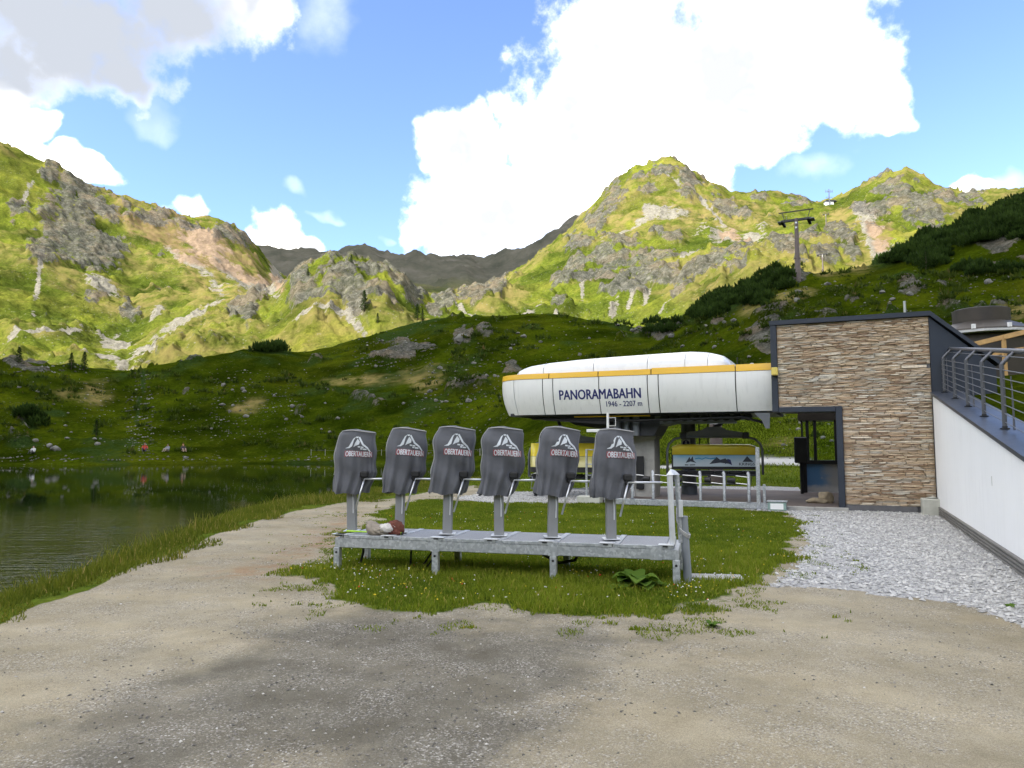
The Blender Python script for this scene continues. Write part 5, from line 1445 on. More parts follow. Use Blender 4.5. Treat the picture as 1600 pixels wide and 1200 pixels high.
# paired end posts on the platform and a grey pipe lashed to them
p = PL + PDIR * (PLEN - .07) + PN * .10
o = empty("end_post", (p.x, p.y, PH + .013), PRZ); tag(o, "pair of bright zinc tubes standing at the right end of the platform", "post")
o1 = MB().tube([(0, 0, 0), (-.02, 0, 0.79)], .034, 14).build("tube", M_BRIGHT, o, angle=50)
MB().tube([(.09, .12, 0), (.055, .10, 0.79)], .029, 14).build("tube", M_GALV, o, angle=50)
MB().add([(-.058, -.04, 0.79), (.02, -.04, 0.79), (.09, .135, 0.79), (.01, .135, 0.79), (-.01, .0, 0.86), (.04, .08, 0.84)], [(0, 1, 4), (1, 2, 5, 4), (2, 3, 5), (3, 0, 4, 5), (3, 2, 1, 0)]).build("cap", M_BRIGHT, o)
MB().cbox(.07, .12, .045, .075, .30, .50, .006).build("latch", M_BRIGHT, o)
p2 = PL + PDIR * (PLEN + .085) + PN * .24
o = empty("grey_pipe", (p2.x, p2.y, .0), PRZ + rad(10)); tag(o, "grey pipe with round end leaning beside the platform end", "pipe")
MB().tube([(0, 0, -.01), (0, 0, .10), (.0, 0, .12), (-.03, 0, .70), (-.03, 0, .76)], .048, 18, r_end=.047).build("pipe_body", M_GREYP if False else pm("pipe_grey", (.23, .25, .27), .55, .1, .1, 4), o, angle=40)
mb = MB()
for k in range(3):
    mb.tube([( -.03 + (.060 + .004 * k) * math.cos(a), (.060 + .004 * k) * math.sin(a), .56 + .017 * k - .05 * math.cos(a + .4)) for a in np.linspace(0, 2 * math.pi, 26)], .008, 6)
mb.tube([(-.085, -.03, .60), (-.12, -.05, .72), (-.12, -.06, .86)], .007, 6)
mb.build("rope", M_PIPE, o, True)
# paving slabs by the platform end
for k in range(2):
    c_ = gp(1100 + k * 41, 904 + k * 1.0); o = MB().cbox(-.148, .148, -.13, .13, -.02, .035, .01).build("paving_slab", M_CONC)
    o.location = (c_.x, c_.y + .02, .0); o.rotation_euler = (0, 0, PRZ + rad(6))
    tag(o, ("grey paving slab in the grass touching the platform end" if k == 0 else "outer grey paving slab in the grass, to the right of the other"), "slab", "paving slabs in the grass")

# things left on the platform: bag and lime pole
p = PL + PDIR * (on_plat(600, .16)) + PN * .16
bag = empty("carrier_bag", (p.x, p.y, PH), PRZ); tag(bag, "crumpled beige bag with brown cloth spilling out on the platform", "bag")
def crumple(c, s, seed, name, mat, par, rough=.16, cut=None):
    bm = bmesh.new(); bmesh.ops.create_icosphere(bm, subdivisions=4, radius=1.0)
    P = np.array([v.co[:] for v in bm.verts])
    n1 = fbm(P[:, 0] * 1.6 + P[:, 2], P[:, 1] * 1.6 + seed, seed, 3); n2 = fbm(P[:, 0] * 4 + P[:, 2] * 3, P[:, 1] * 4 - P[:, 2] * 2 + seed, seed + 4, 3, .6, True)
    k = 1 + (n1 - .5) * .5 + (n2 - .5) * rough * 2
    P = P * k[:, None]; P[:, 2] = np.maximum(P[:, 2], -.75) + .75
    if cut is not None: P = cut(P)
    P = P * np.array(s) + np.array(c)
    me = bpy.data.meshes.new(name); fs = [tuple(v.index for v in f.verts) for f in bm.faces]; bm.free()
    me.from_pydata(P.tolist(), [], fs); me.polygons.foreach_set('use_smooth', [True] * len(fs)); me.update()
    return link(name, me, mat, par)
def peak(P):
    P = P.copy(); t = np.clip((-P[:, 0] - .2) / .8, 0, 1); P[:, 2] *= 1 + 1.0 * t; return P
M_BAG = pm("beige_fabric", (.30, .26, .21), .85, 0, .2, 6, bump=.3, bscale=30)
M_BRC = pm("brown_cloth", (.14, .045, .03), .85, 0, .35, 9, bump=.3, bscale=40)
M_WHC = pm("white_cloth", (.60, .57, .54), .85, 0, .15, 9, bump=.3, bscale=40)
crumple((-.045, 0, 0), (.13, .10, .055), 3, "bag_body", M_BAG, bag, .2, peak)
crumple((.10, .02, .0), (.09, .08, .075), 6, "brown_cloth", M_BRC, bag, .3)
crumple((.055, -.05, .035), (.075, .05, .045), 9, "white_cloth", M_WHC, bag, .25)
bag.scale = (1.3, 1.3, 1.3)
M_LIME = pm("lime_paint", (.42, .72, .03), .45, 0, .06, 6)
p = PL + PN * .22
pole = empty("lime_pole", (p.x, p.y, PH + .016), PRZ); tag(pole, "lime green pole lying across the left end of the platform", "pole")
MB().tube([(.06, .02, .004), (.86, -.06, .004)], .011, 8).build("shaft", M_LIME, pole, True)
MB().tube([(.62, -.036, .006), (.86, -.06, .006)], .019, 8).build("grip", M_LIME, pole, True)
MB().tube([(.86, -.06, .006), (.875, -.0615, .006)], .02, 8).build("end_cap", M_BLACK, pole)
MB().tube([(.045, .0215, .004), (.16, .01, .004)], .0125, 8).build("ferrule", M_LIME, pole)
# cables hanging below
def cable(label, pts, r=.013):
    o = MB().tube(pts, r, 6).build("cable", M_BLACK, None, True); tag(o, label, "cable", "black cables under the platform"); return o
def pp(x, y, z): q = PL + PDIR * x + PN * y; return (q.x, q.y, z)
cable("black cable hanging under the leftmost gate", [pp(.22, .38, .30), pp(.23, .36, .18), pp(.20, .33, .02)], .016)
cable("black cable dropping to the grass under the bag", [pp(.92, .4, .36), pp(.90, .38, .24), pp(.90, .36, .02)])
cable("left of two parallel black cables under the third gate", [pp(1.25, .4, .36), pp(1.18, .38, .2), pp(1.06, .36, .02)])
cable("right of two parallel black cables under the third gate", [pp(1.32, .4, .36), pp(1.25, .38, .2), pp(1.13, .36, .02)])
cable("black cable sagging in a low curve left of the broad-leaved plant", [pp(2.55, .45, .38), pp(2.65, .44, .22), pp(2.85, .43, .13), pp(3.05, .42, .17), pp(3.15, .42, .36)], .02)
# ------------------------------------------------------------------ growth and loose stones
def leaf_mat(name, lo, hi, trans=.35, dry=None):
    m, t, b = new_mat(name)
    a = t.attr('tone')
    st_ = [(0, lo), (.8, hi)] + ([(1, dry)] if dry else [])
    c = t.ramp(a, st_)
    t.l.new(c, b.inputs['Base Color']); b.inputs['Roughness'].default_value = .6; b.inputs['Specular IOR Level'].default_value = .04
    tr_ = t.new('ShaderNodeBsdfTranslucent'); t.l.new(t.mix(1.0, c, (1.2, 1.25, .7), 'MULTIPLY'), tr_.inputs[0])
    mx = t.new('ShaderNodeMixShader'); mx.inputs[0].default_value = trans
    out = [n for n in t.n if n.type == 'OUTPUT_MATERIAL'][0]
    t.l.new(b.outputs[0], mx.inputs[1]); t.l.new(tr_.outputs[0], mx.inputs[2]); t.l.new(mx.outputs[0], out.inputs[0])
    return m
M_BLADE = leaf_mat("grass_blade", (.066, .108, .010), (.200, .245, .024), .35, (.37, .30, .08))
M_BANKB = leaf_mat("bank_grass", (.055, .082, .010), (.160, .172, .024), .35, (.34, .26, .09))
M_NEEDLE = leaf_mat("pine_needles", (.010, .022, .005), (.038, .066, .013), .15)
M_HEATH = leaf_mat("heath_leaves", (.020, .036, .006), (.060, .082, .014), .25, (.11, .08, .03))
M_BROAD = leaf_mat("broad_leaf", (.060, .120, .018), (.125, .200, .032), .3)
M_BARK = pm("bark", (.075, .055, .042), .9, 0, .3, 3)

def blades(name, P, H, Wd, tone, lean, mat, label):
    """one bent blade per point: five corners, three triangles"""
    n = len(P); a = RNG.uniform(0, 2 * np.pi, n); b = RNG.uniform(0, 2 * np.pi, n)
    sx = np.cos(a)[:, None] * np.array([[1, 0, 0]]) + np.sin(a)[:, None] * np.array([[0, 1, 0]])
    ld = np.stack([np.cos(b), np.sin(b), np.zeros(n)], -1) * (lean * H)[:, None]
    up = np.zeros((n, 3)); up[:, 2] = H
    w2 = sx * (Wd / 2)[:, None]
    V = np.stack([P - w2, P + w2, P + up * .55 + ld * .35 - w2 * .8, P + up * .55 + ld * .35 + w2 * .8, P + up * .95 + ld], 1).reshape(-1, 3)
    i = np.arange(n)[:, None] * 5
    Fq = np.concatenate([i + np.array([[0, 1, 3]]), i + np.array([[0, 3, 2]]), i + np.array([[2, 3, 4]])])
    me = np_mesh(name, V, Fq, True, {'tone': np.repeat(tone, 5)})
    o = link(name, me, mat); tag(o, label, kind='stuff'); return o
def scatter(n, r0, r1, a0, a1, power=1.0):
    u = RNG.random(n); r = np.sqrt(r0 ** 2 + (r1 ** 2 - r0 ** 2) * u ** power); a = RNG.uniform(a0, a1, n)
    return r * np.sin(a), r * np.cos(a)
# lawn round the platform
x, y = scatter(620000, 6.6, 23.0, rad(-19), rad(26), 1.25)
tf = ground_z_np(x, y, lawn)
slab_c = gp(1120, 904); ex, ey = x - slab_c.x, y - slab_c.y; ca_, sa_ = math.cos(PRZ + rad(6)), math.sin(PRZ + rad(6))
clear = (np.abs(ex * ca_ + ey * sa_) < .33) & (np.abs(-ex * sa_ + ey * ca_ - .02) < .16)
rag = tf + (fbm(x / .16, y / .16, 199, 3) - .5) * 1.3 + (fbm(x / .5, y / .5, 198, 2) - .5) * .6
keep = (rag > .42) & ~clear
x, y, tf = x[keep][:150000], y[keep][:150000], tf[keep][:150000]
z = ground_z_np(x, y); d = np.hypot(x, y)
patch = fbm(x / 1.1, y / 1.1, 201, 3); fine_ = fbm(x / .25, y / .25, 207, 2)
front = sstep(10.6 + .1 * x - y, -.6, .8)
H = (.026 + .040 * RNG.random(len(x)) ** 1.5) * (.45 + 1.1 * patch) * (1 + .45 * front) * np.clip(.45 + tf * .6, 0, 1)
tone = np.clip(.05 + .75 * patch + .45 * (fine_ - .5) + RNG.normal(0, .12, len(x)) + .05 * front, 0, .82)
tone = np.where(RNG.random(len(x)) < .035 + .05 * front, RNG.uniform(.85, 1, len(x)), tone)
blades("lawn_grass", np.stack([x, y, z - .004], -1), H, RNG.uniform(.005, .011, len(x)) * (1 + d / 22), tone, RNG.uniform(.1, .8, len(x)), M_BLADE, "short green lawn grass round the gate platform")
# tufts escaping into the gravel
x, y = scatter(110000, 5.5, 14.0, rad(-25), rad(34))
e = ground_z_np(x, y, lawn); cl = fbm(x / .35, y / .35, 221, 3)
near_l = ground_z_np(x, y - .7, lawn) + ground_z_np(x, y + .9, lawn) + ground_z_np(x - .5, y, lawn)
keep = (e < .3) & (near_l > .4) & (cl > .60)
x, y = x[keep], y[keep]; z = ground_z_np(x, y)
blades("verge_tufts", np.stack([x, y, z - .003], -1), RNG.uniform(.012, .036, len(x)), RNG.uniform(.006, .012, len(x)), RNG.uniform(.2, .8, len(x)), RNG.uniform(.4, 1.1, len(x)), M_BLADE, "sparse grass tufts in the gravel at the lawn edge")
# bank of the lake
x, y = scatter(420000, 5.0, 46.0, rad(-42), rad(-2), 1.5)
r = np.hypot(x, y); a = np.arctan2(x, y)
rb = np.interp(a, azs, RK[1]); re = np.interp(a, azs, RK[2])
k = (r - rb) / (re - rb); wob = (fbm(x / 1.0, y / 1.0, 61, 3) - .5) * .5
keep = (k + wob > -.03) & (k < .97) & (RNG.random(len(x)) < .9)
x, y, k = x[keep][:75000], y[keep][:75000], k[keep][:75000]
z = ground_z_np(x, y); tall = fbm(x / 2.3, y / 2.3, 231, 3); d = np.hypot(x, y)
H = (.04 + .07 * RNG.random(len(x)) + .30 * RNG.random(len(x)) ** 3 * sstep(tall, .35, .65)) * (.5 + .8 * sstep(k, 0, .4)) * (1 - .45 * sstep(d, 19, 27))
tone = np.clip(.2 + .6 * fbm(x / .9, y / .9, 241, 3) + RNG.normal(0, .14, len(x)), 0, .82)
tone = np.where(RNG.random(len(x)) < .06 + .16 * sstep(tall, .45, .7), RNG.uniform(.84, 1, len(x)), tone)
blades("bank_grass", np.stack([x, y, z - .01], -1), H, RNG.uniform(.006, .014, len(x)) * (1 + d / 22), tone, RNG.uniform(.05, .55, len(x)), M_BANKB, "taller grass along the lake bank")
# grass of the field behind the station
x, y = scatter(120000, 24.0, 60.0, rad(-4), rad(36), 1.4)
tf = ground_z_np(x, y, turf); keep = RNG.random(len(x)) < tf; x, y = x[keep][:45000], y[keep][:45000]
z = ground_z_np(x, y); d = np.hypot(x, y)
tone = np.clip(.15 + .65 * fbm(x / 2.5, y / 2.5, 251, 3) + RNG.normal(0, .12, len(x)), 0, .9)
blades("field_grass", np.stack([x, y, z - .01], -1), RNG.uniform(.06, .16, len(x)), RNG.uniform(.02, .05, len(x)), tone, RNG.uniform(.1, .7, len(x)), M_BLADE, "meadow grass behind the lift station")

def octa(P, S, rot=True):
    """one eight-sided lump per point, S (n,3) half sizes"""
    n = len(P); base = np.array([[1, 0, 0], [0, 1, 0], [-1, 0, 0], [0, -1, 0], [0, 0, 1], [0, 0, -1]], float)
    B = base[None] * (1 + RNG.normal(0, .18, (n, 6, 1)))
    B[:, :4, 2] += RNG.normal(0, .25, (n, 4))
    a = RNG.uniform(0, 2 * np.pi, n); c, s = np.cos(a)[:, None], np.sin(a)[:, None]
    bx_ = B[:, :, 0] * S[:, 0:1]; by_ = B[:, :, 1] * S[:, 1:2]
    V = np.stack([bx_ * c - by_ * s, bx_ * s + by_ * c, B[:, :, 2] * S[:, 2:3]], -1) + P[:, None, :]
    f = np.array([[0, 1, 4], [1, 2, 4], [2, 3, 4], [3, 0, 4], [1, 0, 5], [2, 1, 5], [3, 2, 5], [0, 3, 5]])
    return V.reshape(-1, 3), (np.arange(n)[:, None, None] * 6 + f[None]).reshape(-1, 3)
def lumps(name, P, S, tone, mat, label, smooth=False):
    V, Fq = octa(P, S); o = link(name, np_mesh(name, V, Fq, smooth, {'tone': np.repeat(tone, 6)}), mat); tag(o, label, kind='stuff'); return o
def tone_mat(name, stops, rough=.9):
    m, t, b = new_mat(name); t.l.new(t.ramp(t.attr('tone'), stops), b.inputs['Base Color']); b.inputs['Roughness'].default_value = rough; b.inputs['Specular IOR Level'].default_value = .2; return m
M_PEB = tone_mat("pebble_stone", [(0, (.10, .095, .085)), (.5, (.22, .20, .175)), (.85, (.34, .315, .27)), (1, (.56, .54, .50))])
M_WPEB = tone_mat("crushed_limestone", [(0, (.28, .278, .27)), (.4, (.42, .415, .40)), (1, (.58, .57, .545))])
M_FLOW = tone_mat("flower_heads", [(0, (.70, .70, .62)), (.60, (.70, .68, .60)), (.61, (.65, .48, .03)), (.93, (.68, .50, .03)), (.94, (.55, .05, .02)), (1, (.55, .05, .02))])
# pebbles in the forecourt
x, y = scatter(46000, 2.2, 13, rad(-42), rad(42), 1.9)
bad = ground_z_np(x, y, np.maximum(lawn, wgrav)); dk_ = ground_z_np(x, y, dkg)
keep = (bad < .3) & (RNG.random(len(x)) < .25 + .75 * dk_) & (fbm(x / .7, y / .7, 261, 3) > .40) & (np.hypot(x, y) < np.interp(np.arctan2(x, y), azs, RK[1]) - .3)
x, y = x[keep], y[keep]; z = ground_z_np(x, y); s_ = .003 + .008 * RNG.random(len(x)) ** 3
lumps("pebbles", np.stack([x, y, z + s_ * .25], -1), np.stack([s_ * RNG.uniform(.8, 1.5, len(x)), s_, s_ * .65], -1), RNG.random(len(x)) ** 1.3, M_PEB, "loose pebbles on the forecourt")
# white crushed stone
x, y = scatter(150000, 7.0, 25.0, rad(-6), rad(36), 1.2)
wg = ground_z_np(x, y, wgrav); keep = RNG.random(len(x)) < wg * .6 + .02 * (ground_z_np(x, y - .5, wgrav) > .3)
x, y = x[keep][:26000], y[keep][:26000]; z = ground_z_np(x, y); s_ = .010 + .022 * RNG.random(len(x)) ** 2
lumps("crushed_stone", np.stack([x, y, z + s_ * .2], -1), np.stack([s_ * RNG.uniform(.8, 1.5, len(x)), s_, s_ * .7], -1), RNG.random(len(x)), M_WPEB, "white crushed stone beside the wall and under the station")
# clover and dandelion heads in the front strip
x, y = scatter(30000, 7.0, 17, rad(-19), rad(22)); tf = ground_z_np(x, y, lawn); fr_ = sstep(10.6 + .1 * x - y, -.8, .8)
keep = (tf > .5) & (RNG.random(len(x)) < .012 + .20 * fr_ * sstep(fbm(x / .6, y / .6, 271, 3), .46, .72)); x, y = x[keep], y[keep]
z = ground_z_np(x, y) + RNG.uniform(.05, .10, len(x)); s_ = RNG.uniform(.006, .012, len(x)) * (.8 + np.hypot(x, y) / 40)
lumps("meadow_flowers", np.stack([x, y, z], -1), np.stack([s_, s_, s_ * .7], -1), RNG.random(len(x)), M_FLOW, "white clover and yellow flower heads in the grass")

# broad-leaved dock plants
def dock(px, py, n, size, label, seed):
    p = gp(px, py); rg = random.Random(seed)
    o = empty("dock_plant", (p.x, p.y, ground_z(p.x, p.y))); tag(o, label, "plant", "broad-leaved plants")
    for k in range(n):
        L = size * rg.uniform(.6, 1.15); wd = L * rg.uniform(.26, .36); az_ = rg.uniform(0, 2 * math.pi); rise = rg.uniform(.35, 1.15) if k > n * .3 else rg.uniform(.05, .3)
        rows = []
        for i in range(7):
            u = i / 6; s = L * u
            h = L * (rise * u - .75 * rise * u * u) + .01; wv = wd * (math.sin(math.pi * min(1, u * .93 + .06)) ** .75)
            row = []
            for j in range(5):
                v = -1 + j / 2
                row.append((s * (.92 - .2 * rise), v * wv, h + abs(v) * wv * .28 + .06 * wv * math.sin(5 * u * 3 + v * 3 + k)))
            rows.append(row)
        mb = MB().grid(rows); ca, sa = math.cos(az_), math.sin(az_); ox, oy = rg.uniform(-.08, .08) * size * 3, rg.uniform(-.06, .06) * size * 2
        mb.V = [Vector((v.x * ca - v.y * sa + ox, v.x * sa + v.y * ca + oy, v.z)) for v in mb.V]
        l_ = mb.build("leaf", M_BROAD, o, True, recalc=False)
        a = l_.data.attributes.new('tone', 'FLOAT', 'POINT'); a.data.foreach_set('value', [rg.uniform(.1, .8)] * len(l_.data.vertices))
    return o
dock(996, 917, 44, .34, "large broad-leaved dock plant in front of the platform's right end", 5)
dock(1115, 982, 12, .10, "small low dock plant alone in the gravel", 8)
dock(1578, 950, 6, .09, "tiny leafy plant in the white gravel near the wall", 9)

# ------------------------------------------------------------------ hillside: boulders, stones, heath, pines
def slope_points(n, boxes, rmin, rmax):
    out = []
    for (x0, x1, y0, y1), c in boxes:
        for _ in range(c):
            out.append(on_slope(random.uniform(x0, x1), random.uniform(y0, y1), rmin, rmax, 160))
    return out
M_BOULD = pm("lichen_boulder", (.135, .132, .115), .9, 0, .45, .9, bump=.5, bscale=4, dirt=.4, dirtcol=(.10, .10, .075), obj=False)
bm_mesh = []
for k in range(6):
    o = MB().rock((0, 0, .2), (.62, .5, .46), 20 + k, 2, .28).build("boulder_form", M_BOULD); bm_mesh.append(o.data); bpy.data.objects.remove(o)
def boulder(px, py, wpx, label, rmin=40, rmax=215, group=None):
    p = on_slope(px, py, rmin, rmax, 260); s = wpx / FPX * math.hypot(p.x, p.y)
    o = link("boulder", random.choice(bm_mesh)); o.location = p - Vector((0, 0, s * .08)); o.scale = (s, s * random.uniform(.8, 1.1), s * random.uniform(.75, 1.1)); o.rotation_euler = (0, 0, random.uniform(0, 6.28))
    tag(o, label, "boulder", group); return o
boulder(86, 703, 11, "larger of two pale boulders on the far shore at left", 86, 110)
boulder(77, 698, 9, "smaller pale boulder up the bank behind the larger one at left", 86, 110)
boulder(55, 690, 8, "single pale boulder in grass above the left far shore", 86, 120)
boulder(290, 716, 7, "white boulder at the waterline near the seated people", 86, 110)
boulder(722, 532, 20, "grey boulder standing near the middle hill's skyline", 80, 170)
boulder(152, 695, 7, "lone grey boulder low on the left bank", 86, 120)
BG = "boulders scattered on the shaded hillside"; BL = "weathered grey boulder %s"
for (x0, x1, y0, y1), c, (w0, w1), wh in [((650, 800, 560, 660), 18, (4, 10), "in the rubble on the slope left of the lift station"), ((330, 480, 590, 680), 14, (3, 8), "in the stone run right of the stream above the lake"), ((0, 200, 590, 700), 10, (3, 6), "on the bank left of the stream above the lake"), ((790, 1000, 500, 560), 10, (5, 11), "on the hill just above the lift station roof"), ((1020, 1210, 480, 545), 12, (5, 12), "on the slope between the station roof and the pylon"), ((1240, 1600, 430, 490), 12, (5, 11), "on the slope above the roof of the stone building"), ((1220, 1300, 650, 720), 6, (4, 8), "in the meadow seen through the passage"), ((480, 640, 560, 690), 7, (3, 7), "on the slope behind the three leftmost gates"), ((1100, 1220, 560, 640), 5, (5, 9), "close behind the right half of the station hull")]:
    for _ in range(c): boulder(random.uniform(x0, x1), random.uniform(y0, y1), random.uniform(w0, w1), BL % wh, 36, 205, "boulders " + wh)
# small stones: shoreline, stream bed, rubble
pts = []; ss_ = []
for (x0, x1, y0, y1), c, (w0, w1) in [((0, 520, 717, 722), 150, (1.5, 5)), ((560, 770, 706, 722), 60, (2, 5)), ((640, 800, 560, 700), 300, (1.2, 4.5)), ((330, 480, 580, 690), 330, (1, 4)), ((195, 240, 620, 712), 240, (1.5, 4)), ((210, 235, 585, 640), 80, (1.5, 4)), ((120, 180, 600, 660), 90, (1, 3)), ((0, 600, 590, 710), 130, (.8, 2.6)), ((1000, 1600, 430, 540), 480, (1, 5)), ((560, 1000, 500, 600), 300, (1, 4)), ((1200, 1260, 640, 720), 50, (1.5, 4)), ((0, 140, 574, 584), 60, (2, 5)), ((550, 680, 530, 575), 160, (1.5, 5)), ((230, 340, 655, 690), 60, (1, 3))]:
    for _ in range(c):
        p = on_slope(random.uniform(x0, x1), random.uniform(y0, y1), 34, 205, 150); pts.append(p); ss_.append(random.uniform(w0, w1) / FPX * math.hypot(p.x, p.y) * .5)
pts = np.array([tuple(p) for p in pts]); ss_ = np.array(ss_)
M_STN = tone_mat("hill_stones", [(0, (.05, .048, .04)), (.5, (.12, .118, .10)), (1, (.27, .262, .23))])
lumps("hill_stones", pts, np.stack([ss_ * 1.1, ss_, ss_ * .7], -1), RNG.random(len(pts)) ** 1.8, M_STN, "small stones and rubble on the shaded hillside")
# heath and tussocks on the near hill
def clumps(name, C, S, nper, lsize, mat, label, tone_lo=0., tone_hi=.85, up=.5):
    """leafy mounds: nper small leaf faces spread through each dome"""
    n = len(C); u = RNG.normal(size=(n, nper, 3)); u /= np.linalg.norm(u, axis=2, keepdims=True); u[:, :, 2] = np.abs(u[:, :, 2])
    rr = RNG.uniform(.55, 1.05, (n, nper, 1)); P = C[:, None, :] + u * rr * S[:, None, :]
    ax = RNG.normal(size=(n, nper, 3)); ax /= np.linalg.norm(ax, axis=2, keepdims=True); nx = np.cross(ax, u); nx /= np.linalg.norm(nx, axis=2, keepdims=True) + 1e-9
    ls = (lsize * S.mean(1))[:, None, None] * RNG.uniform(.6, 1.4, (n, nper, 1))
    tip = (u * (1 - up) + np.array([0, 0, up]))
    V = np.stack([P - nx * ls * .5, P + nx * ls * .5, P + tip * ls * 1.3], 2).reshape(-1, 3)
    Fq = np.arange(len(V)).reshape(-1, 3)
    tn = np.clip(RNG.uniform(tone_lo, tone_hi, (n, 1)) * .5 + .5 * rr[:, :, 0] * u[:, :, 2] + RNG.normal(0, .12, (n, nper)), 0, 1)  # tone rises towards the clump's top, painting in light from above
    o = link(name, np_mesh(name, V, Fq, False, {'tone': np.repeat(tn.ravel(), 3)}), mat); tag(o, label, kind='stuff'); return o
def pts_on(boxes, rmin=38, rmax=205, n=140):
    o = []
    for (x0, x1, y0, y1), c in boxes:
        for _ in range(c): o.append(tuple(on_slope(random.uniform(x0, x1), random.uniform(y0, y1), rmin, rmax, n)))
    return np.array(o)
C = pts_on([((0, 520, 585, 712), 300), ((500, 800, 520, 700), 190), ((700, 1000, 495, 600), 150), ((1000, 1220, 500, 640), 150), ((1200, 1600, 420, 500), 210), ((1210, 1320, 640, 720), 20)])
C = C[fbm(C[:, 0] / 9, C[:, 1] / 9, 301, 2) > .44]
dC = np.hypot(C[:, 0], C[:, 1]); sz = RNG.uniform(.25, 1.0, len(C)) ** 1.5 * .011 * dC
clumps("heath_shrubs", C - np.array([0, 0, .05]), np.stack([sz, sz, sz * .5], -1), 24, .5, M_HEATH, "low dark heath shrubs over the shaded hillside", 0, .9)
# dwarf pine thickets on the right-hand crest and the ridge left of the building
C = pts_on([((1378, 1420, 392, 412), 40), ((1410, 1480, 365, 405), 70), ((1470, 1545, 340, 385), 90), ((1535, 1640, 305, 360), 130), ((1560, 1650, 345, 375), 40), ((1078, 1130, 470, 498), 70), ((1110, 1200, 448, 480), 70), ((1190, 1235, 436, 455), 26), ((400, 440, 545, 553), 16), ((30, 62, 655, 668), 14), ((1010, 1060, 505, 525), 12), ((1420, 1470, 410, 425), 10), ((1480, 1600, 420, 432), 12)], 60, 205)
dC = np.hypot(C[:, 0], C[:, 1]); sz = RNG.uniform(.7, 1.3, len(C)) * .0095 * dC
clumps("dwarf_pine_thicket", C, np.stack([sz * 1.1, sz * 1.1, sz * .95], -1), 170, .30, M_NEEDLE, "dark dwarf pine thickets along the hill crests", 0, .8, .65)

def pine(px, py, hpx, label, rmin, rmax, slim=.26):
    p = on_slope(px, py, rmin, rmax, 300); h = hpx / FPX * math.hypot(p.x, p.y)
    o = empty("pine_tree", p); tag(o, label, "tree", "single pines on the slopes")
    MB().tube([(0, 0, -.2), (.02 * h, 0, h * .5), (0, 0, h * .97)], .03 * h, 7, r_end=.004 * h).build("trunk", M_BARK, o, True)
    V = []; T = []
    nb = 70
    for k in range(nb):
        u = .10 + .88 * (k / nb); rr = slim * h * (1 - u) ** .8 * random.uniform(.65, 1.15) + .02 * h; a = k * 2.4 + random.uniform(-.4, .4)
        for q in range(16):
            w_ = random.uniform(.25, 1.0); d = Vector((math.cos(a), math.sin(a), -.18 * w_)) * (rr * w_) + Vector((random.gauss(0, 1), random.gauss(0, 1), random.gauss(0, .6))) * (.035 * h * (1.1 - u))
            c = d + Vector((0, 0, u * h)); s = .045 * h * random.uniform(.6, 1.3)
            e1 = Vector((random.gauss(0, 1), random.gauss(0, 1), random.gauss(0, .7))).normalized() * s; e2 = Vector((random.gauss(0, 1), random.gauss(0, 1), random.gauss(0, 1))).normalized() * s
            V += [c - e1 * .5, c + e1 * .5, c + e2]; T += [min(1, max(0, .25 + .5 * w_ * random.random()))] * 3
    me = np_mesh("crown", np.array([tuple(v) for v in V]), np.arange(len(V)).reshape(-1, 3), False, {'tone': np.array(T)})
    link("crown", me, M_NEEDLE, o); return o
pine(29, 568, 22, "rounded pine on the left ridge at the picture's left", 100, 175, .34)
pine(111, 578, 23, "left of two pines standing together on the left ridge", 100, 175)
pine(131, 579, 26, "right of two pines standing together on the left ridge", 100, 175)
pine(150, 682, 24, "dark young pine low on the far bank, left of the stream", 86, 140)
pine(1447, 424, 30, "bushy pine on the rocky shoulder below the dwarf pines", 90, 160, .42)
pine(569, 488, 34, "tallest pine on the sunlit rocky knoll", 225, 340)
pine(652, 500, 26, "pine on the right flank of the sunlit knoll", 225, 340)
pine(660, 502, 20, "smaller pine at the right edge of the sunlit knoll", 225, 340)
pine(481, 432, 12, "small pine on the left shoulder of the sunlit knoll", 225, 345)
pine(549, 412, 14, "small pine on top of the sunlit knoll", 225, 345)
pine(590, 505, 16, "short pine at the foot of the knoll cliff", 225, 340)
# ------------------------------------------------------------------ lift pylons on the slope
def make_pylon(label):
    o = empty("lift_pylon"); tag(o, label, "pylon", "chairlift pylons")
    MB().tube([(0, 0, -1.5), (0, 0, 3.4)], .46, 18, r_end=.42).tube([(0, 0, 3.4), (0, 0, 3.5)], .50, 18).build("lower_shaft", M_RUST, o, angle=40)
    MB().tube([(0, 0, 3.5), (0, 0, 10.0)], .36, 18, r_end=.28).build("upper_shaft", M_RUST, o, angle=40)
    MB().cbox(-2.3, 2.3, -.16, .16, 9.55, 9.95, .03).build("crossarm", M_DARK, o)
    for sx in (-1, 1):
        s_ = MB().cbox(sx * 1.95 - .14, sx * 1.95 + .14, -1.5, 1.5, 9.25, 9.55, .03).build("sheave_beam", M_DARK, o)
        for k in range(6): MB().tube([(sx * 1.95 - .2, -1.3 + k * .52, 9.3), (sx * 1.95 + .2, -1.3 + k * .52, 9.3)], .22, 12).build("sheave", M_BLACK, s_, angle=40)
        MB().cbox(sx * 2.3 - .45, sx * 2.3 + .45, -.9, .9, 9.45, 9.60, .02).build("catwalk", M_GREYP, o)
        MB().bar((sx * 1.75, 0, 9.9), (sx * 2.15, 0, 11.2), .10, .10).build("strut", M_DARK, o)
        MB().bar((sx * 1.55, .3, 9.9), (sx * 1.45, .3, 10.6), .06, .06).build("guard_rail", M_GREYP, o)
    MB().bar((-2.65, 0, 11.2), (2.65, 0, 11.2), .16, .16).build("gantry", M_DARK, o)
    for z_ in (8.3, 9.1): MB().box(-.16, .16, -.32, -.29, z_, z_ + .28).build("number_plate", M_WHITE, o)
    return o
p1_ = make_pylon("large brown pylon on the shaded crest above the building")
